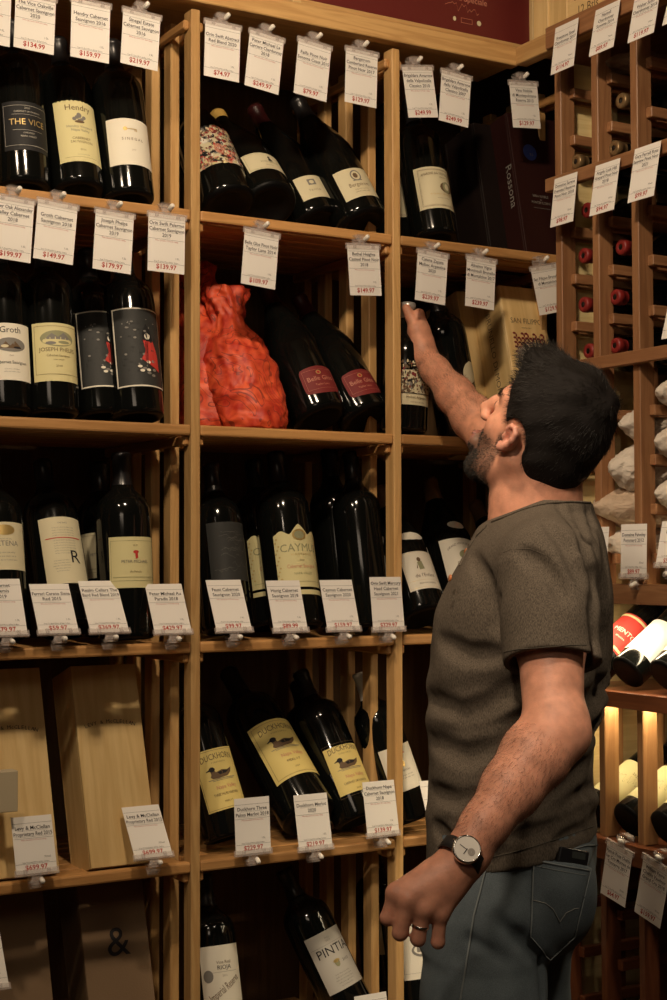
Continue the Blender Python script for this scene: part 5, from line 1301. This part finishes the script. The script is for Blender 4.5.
# the phone sticking out of the pocket
PHM = plain('black_phone_case', (.012, .012, .013), .3); PHM2 = plain('phone_glass', (.05, .055, .05), .12)
c = hit(bj, 570, 861.5, .0058); rgt = (hit(bj, 584, 864, .006)-hit(bj, 560, 859, .006)).normalized(); upv = Vector((0, 0, 1)); upv = (upv-rgt*upv.dot(rgt)).normalized(); nrm = rgt.cross(upv).normalized(); upv = nrm.cross(rgt)
ph = empty('phone', 'black phone sticking out of the jeans back pocket', 'phone', Matrix(((rgt.x, -nrm.x, upv.x, c.x), (rgt.y, -nrm.y, upv.y, c.y), (rgt.z, -nrm.z, upv.z, c.z), (0, 0, 0, 1))))
bm = bmesh.new(); box_bm(bm, (0, .0, -.018), (.058, .0062, .070), .0025, None, 3); link('case', bm2me('case', bm), PHM, ph, True)
bm = bmesh.new(); box_bm(bm, (.008, -.0033, .0085), (.026, .0008, .010), .0003, None, 1); link('camera_window', bm2me('camera_window', bm), PHM2, ph)
# shirt details
bs = bvh(meS, [v.co for v in meS.vertices])
SHS = plain('shirt_seam', (.085, .075, .058), .9, spec=.1); INSIDE = plain('collar_facing', (.012, .011, .010), .95, spec=.05)
surf_strip('shoulder_seam', bs, [(502, 553), (512, 549), (530, 549), (548, 556), (566, 572), (580, 592), (587, 610)], .0014, -.0002, SHIRT, shirt)
surf_strip('armhole_seam', bs, [(502, 553), (497, 575), (494, 600), (496, 625), (500, 645)], .0014, -.0002, SHIRT, shirt)
surf_strip('cuff_stitching', bs, [(504, 652), (520, 649), (545, 647), (570, 645), (586, 645)], .0012, .0005, SEAM_S if False else SHS, shirt)
surf_strip('collar_binding', bs, [(492, 522), (500, 519), (510, 515), (522, 510), (535, 506), (550, 503), (570, 502), (590, 503)], .0040, .0008, SHIRT, shirt)
surf_strip('hem_stitching', bs, [(487, 858), (510, 853), (535, 846), (560, 838), (580, 831), (594, 826)], .0012, .0005, SHS, shirt)
surf_strip('hem_stitching', bs, [(432, 862), (440, 866)], .0012, .0005, SHS, shirt)
BTN = plain('amber_button', (.50, .17, .06), .3)
for (x, y) in ((466.5, 552), (450, 578)):
    c = hit(bs, x, y, .001); v, f = lathe([(.0005, -.0012), (.0052, -.0012), (.0056, 0), (.0050, .0014), (.0005, .0010)], 16, False)
    o = link('button', mesh('button', v, f), BTN, shirt, True); o.location = c; o.rotation_euler = (Vector((-1, -.25, .25))).to_track_quat('Z', 'Y').to_euler()
pl_ = surf_strip('placket', bs, [(487, 526), (476, 537), (468, 550), (460, 566)], .004, .0008, SHIRT, shirt)
# ------------------------------------------------------------------ hair
HG_ = Field(HE-.19, HE+.19, .0026)
HG_.ell(H(-.012, 0, .043), HR, (.097, .0835, .092), .0)
HG_.ell(H(.055, 0, .108), HR, (.030, .048, .022), .02); HG_.ell(H(-.045, 0, -.012), HR, (.056, .066, .058), .02)
HG_.ell(H(-.02, 0, .095), HR, (.070, .060, .040), .02)
def hair_cut(X, Y, Z):
    rx, ry, rz = X-HE[0], Y-HE[1], Z-HE[2]
    f = rx*HF[0]+ry*HF[1]+rz*HF[2]; l = rx*HL[0]+ry*HL[1]+rz*HL[2]; u = rx*HU[0]+ry*HU[1]+rz*HU[2]
    # keep region where all conditions hold (negative inside)
    front = f-np.interp(u, [-.08, -.035, -.012, -.006, .014, .030, .06, .085, .10, .13, .17], [-.040, -.034, -.024, .016, .026, .034, .052, .066, .090, .10, .10]).astype(np.float32)
    low = -(u+.070)-np.maximum(0, f+.035)*.6
    earhole = .026-np.sqrt(((f+.002)/1.0)**2+((u+.004)/1.25)**2)
    d = np.maximum(front, low); d = np.maximum(d, np.where(np.abs(l) > .05, earhole, -1))
    # tousled surface
    w = .0022*np.sin(f*90+l*55+np.sin(u*60)*1.5)+.0018*np.sin(l*120-f*60+u*40)+.0016*np.sin(u*150+f*70+np.sin(l*80)*2)
    return -(d*.9), w
q = HG_.blk(HE-.19, HE+.19, 0); sl, X, Y, Z = q; dcut, wv = hair_cut(X, Y, Z)
HG_.f += wv.astype(np.float32)*.55
kk = .006; c = HG_.f; d = -dcut.astype(np.float32); h_ = np.maximum(kk-np.abs(c-d), 0)/kk; HG_.f = np.maximum(c, d)+h_*h_*kk*.25
meH, VH = HG_.mesh('hair', 1)
HAIRM, nt, b = newmat('dark_hair'); N = nt.nodes; L = nt.links
b.inputs['Base Color'].default_value = (.008, .006, .005, 1); b.inputs['Roughness'].default_value = .75; b.inputs['Specular IOR Level'].default_value = .15
HAIR2 = plain('hair_strand', (.014, .011, .008), .5, spec=.3); HAIR4 = plain('arm_hair_strand', (.07, .035, .02), .6, spec=.2); HAIR3 = plain('greying_strand', (.16, .13, .10), .5)
hair = link('hair', meH, HAIRM, person)
me = meH; nv = len(me.vertices); co = np.zeros(nv*3, np.float32); me.vertices.foreach_get('co', co); co = co.reshape(-1, 3); no = np.zeros(nv*3, np.float32); me.vertex_normals.foreach_get('vector', no); no = no.reshape(-1, 3)
def strands(name, roots, dirs, n, seg, length, rad, mat, parent, curl=.25, stiff=.6, rng=None):
    rng = rng or np.random.RandomState(1)
    p = roots.copy(); d = dirs+rng.normal(0, curl, (n, 3)); d /= np.linalg.norm(d, axis=1)[:, None]
    L_ = np.broadcast_to(np.asarray(length, float), (n,))[:, None]; g = rng.normal(0, curl*.6, (n, 3)); P = []
    for k in range(seg+1):
        P.append(p); p = p+d*L_/seg; d = d+g/seg; d = d/np.linalg.norm(d, axis=1)[:, None]
    o = tubes(name, np.stack(P, 1), rad*(1-.75*np.arange(seg+1)/seg), 3, mat, parent); o['kind'] = 'stuff'; return o
rng = np.random.RandomState(4)
rl = co-HE; ff = rl@HF; ll = rl@HL; uu = rl@HU
outw = ((co-H(-.014, 0, .05))*no).sum(1) > 0
cand = np.where(outw & ((ff**2+ll**2+(uu-.04)**2) > .07**2))[0]
sel = rng.choice(cand, 9000)
crown = H(-.075, 0, .105); tang = co[sel]-crown; tang = tang-(tang*no[sel]).sum(1)[:, None]*no[sel]; tang /= np.linalg.norm(tang, axis=1)[:, None]+1e-6
fr_ = np.clip((ff[sel]+.01)/.08, 0, 1)[:, None]*np.clip((uu[sel]-.05)/.05, 0, 1)[:, None]
swp = -HF+HL*.3; swp = swp-(no[sel]@swp)[:, None]*no[sel]
dirs = tang*(1-fr_)+(swp*.4+HF*.55)*fr_+no[sel]*(.08+.06*fr_)
ln = .011+.009*np.clip((uu[sel]+.0)/.1, 0, 1)
strands('hair_strands', co[sel]-no[sel]*.002, dirs, len(sel), 4, ln, .00038, HAIR2, hair, .16, rng=rng)
# tufts over the forehead, lighter tips
tf = np.where((ff > .062) & (uu > .078) & outw)[0]; sf = rng.choice(tf, 420); dd = np.tile(HF*.9+HL*.25-HU*.15, (len(sf), 1))+no[sf]*.25
strands('forelock', co[sf]-no[sf]*.003, dd, len(sf), 5, .015, .00036, HAIR3, hair, .25, rng=rng)
# beard, brow and forearm hair rooted on the skin
cb = VB; nb = np.zeros(len(VB)*3, np.float32); meB.vertex_normals.foreach_get('vector', nb); nb = nb.reshape(-1, 3)
beardm = onhead & (hf_ > .055) & (hu_ < -.066) & (hu_ > -.130) | onhead & (hf_ > .040) & (hu_ < -.088) & (hu_ > -.13)
ib = rng.choice(np.where(beardm)[0], 2600); db = nb[ib]*.6+(-HU*.8+HF*.2)
strands('beard', VB[ib]-nb[ib]*.001, db, len(ib), 3, .006, .00040, HAIR2, person, .25, rng=rng)
mst = onhead & (np.abs(hl_) < .032) & (hf_ > .075) & (hu_ < -.030) & (hu_ > -.050); im = rng.choice(np.where(mst)[0], 700)
strands('moustache', VB[im]-nb[im]*.001, nb[im]*.5-HU*.7, len(im), 3, .005, .0003, HAIR2, person, .25, rng=rng)
stm = onhead & (stub > .3) & (hf_ < .075); it = rng.choice(np.where(stm)[0], 5000)
strands('stubble', VB[it]-nb[it]*.0005, nb[it]*.7-HU*.6, len(it), 2, .0038, .00030, HAIR2, person, .3, rng=rng)
brow = onhead & (hu_ > .032) & (hu_ < .042) & (hf_ > .055) & (np.abs(hl_) > .012) & (np.abs(hl_) < .055); ibr = rng.choice(np.where(brow)[0], 420)
strands('eyebrows', VB[ibr]-nb[ibr]*.0008, nb[ibr]*.35+np.sign(hl_[ibr])[:, None]*HL*.9, len(ibr), 3, .006, .00036, HAIR2, person, .18, rng=rng)
for (a_, b_, sd) in ((EL, WL, 1), (ER, WR, 2)):
    t_ = ((VB-a_)@(b_-a_))/((b_-a_)@(b_-a_)); dd_ = np.linalg.norm(VB-(a_+t_[:, None]*(b_-a_)), axis=1)
    fm = np.where((t_ > .12) & (t_ < .95) & (dd_ < .06) & (nb[:, 1] < .5))[0]; iff = rng.choice(fm, 2600)
    strands('forearm_hair', VB[iff]-nb[iff]*.0005, nb[iff]*.35+nz(b_-a_)*.8, len(iff), 2, .010, .00011, HAIR4, person, .25, rng=rng)
# eyes
EYEW = plain('eye_white', (.62, .56, .50), .2); IRIS = plain('iris_brown', (.06, .03, .015), .15)
for s in (1, -1):
    v, f = lathe([(.0115*math.sin(a*PI/12), -.0115*math.cos(a*PI/12)) for a in range(13)], 20, False)
    o = link('eye', mesh('eye', v, f), EYEW, person, True); fwd = Vector(HF); o.rotation_euler = fwd.to_track_quat('Z', 'Y').to_euler(); o.location = Vector(H(.0675, s*.031, .0145))
    v, f = lathe([(.0005, .0002), (.0045, .0), (.0055, -.0012)], 18, False); i_ = link('iris', mesh('iris', v, f), IRIS, o, True); i_.location = (0, 0, .0117)
# fingernails of the hanging hand's visible fingers are turned away; watch and ring
wax = nz(WL-EL); wc = WL+wax*.012
cdir = nz(np.array((CAM.x, CAM.y, CAM.z))-wc); outn = nz(cdir-wax*(cdir@wax)); sidew = np.cross(wax, outn)
wm = Matrix(((sidew[0], wax[0], outn[0], wc[0]), (sidew[1], wax[1], outn[1], wc[1]), (sidew[2], wax[2], outn[2], wc[2]), (0, 0, 0, 1)))
wt = empty('wristwatch', 'wristwatch with white dial on a black strap on the man\'s left wrist', 'watch', wm)
STRAP = plain('black_leather_strap', (.015, .013, .012), .5); STEEL = plain('polished_steel', (.7, .67, .62), .18, 1); DIAL = plain('white_dial', (.72, .68, .60), .4); DIALR = plain('dial_reflection_silver', (.40, .36, .31), .35, .4)
vs = []; fs = []; n = 48
for j, (yy, rr) in enumerate(((-.0095, .0305), (-.009, .0322), (.009, .0322), (.0095, .0305))):
    for i in range(n): a = 2*PI*i/n; vs.append((rr*math.sin(a), yy, rr*math.cos(a)))
for j in range(4):
    for i in range(n): k2 = (i+1) % n; j2 = (j+1) % 4; fs.append((j*n+i, j*n+k2, j2*n+k2, j2*n+i))
link('strap', mesh('strap', vs, fs), STRAP, wt, True)
def disc(name, prof, mat, parent, z, nn=40): v, f = lathe(prof, nn, False); o = link(name, mesh(name, v, f), mat, parent, True); o.location = (0, 0, z); return o
wc_ = disc('watch_case', [(.0005, 0), (.0185, 0), (.0192, .002), (.0192, .006), (.0180, .0085), (.0168, .0085), (.0166, .0075)], STEEL, wt, .0295)
disc('dial', [(.0005, .0077), (.0168, .0077)], DIAL, wc_, 0)
sd_ = disc('subdial', [(.0005, .0081), (.0050, .0081)], DIALR, wc_, 0); sd_.location = (-.0068, 0, 0)  # small disc modelled in place of the reflection on the watch dial
o = box('hour_hand', (0, .004, .0083), (.0009, .009, .0003), INK, wc_, 0); o = box('minute_hand', (.005, .001, .0084), (.012, .0007, .0003), INK, wc_, 0)
box('crown', (.0205, 0, .004), (.003, .003, .003), STEEL, wc_, .0006)
a, b_, c_, t_, r = HANDL[2]; rc = a*.42+b_*.58; ra2 = nz(b_-a)
vs = []; fs = []; n = 36; q = Vector(ra2).to_track_quat('Z', 'Y')
for j, (zz, rr) in enumerate(((-.002, r*1.10), (-.0016, r*1.18), (.0016, r*1.18), (.002, r*1.10))):
    for i in range(n): an = 2*PI*i/n; vs.append((rr*math.cos(an), rr*math.sin(an), zz))
for j in range(4):
    for i in range(n): k2 = (i+1) % n; j2 = (j+1) % 4; fs.append((j*n+i, j*n+k2, j2*n+k2, j2*n+i))
rg = link('ring', mesh('ring', vs, fs), STEEL, None, True); rg.location = Vector(rc); rg.rotation_euler = q.to_euler(); tag(rg, 'thin silver ring on the ring finger of the hanging hand', 'ring')
# shoes stand on the floor
SHOE = plain('dark_leather_shoe', (.03, .02, .014), .4); SOLE = plain('rubber_sole', (.02, .02, .02), .8)
for nm, fpt in (('left', lf), ('right', rf)):
    K2 = Field((fpt[0]-.26, fpt[1]-.14, -.01), (fpt[0]+.12, fpt[1]+.20, .17), .006)
    tn = np.array((-.87, .45, 0)); p0 = np.array((fpt[0], fpt[1], 0))
    K2.chain([p0+np.array((.03, -.01, .055)), p0+tn*.09+np.array((0, 0, .048)), p0+tn*.17+np.array((0, 0, .042))], [.046, .044, .038], .02)
    K2.cap(p0+np.array((0, 0, .06)), p0+np.array((0, 0, .13)), .048, .052, .02)
    K2.fn((fpt[0]-.3, fpt[1]-.2, -.02), (fpt[0]+.2, fpt[1]+.3, .02), lambda X, Y, Z: (Z-.004)+0*X+0*Y, .002, 'sub')
    meK, VK = K2.mesh('shoe', 1); so = link('shoe', meK, SHOE, person)
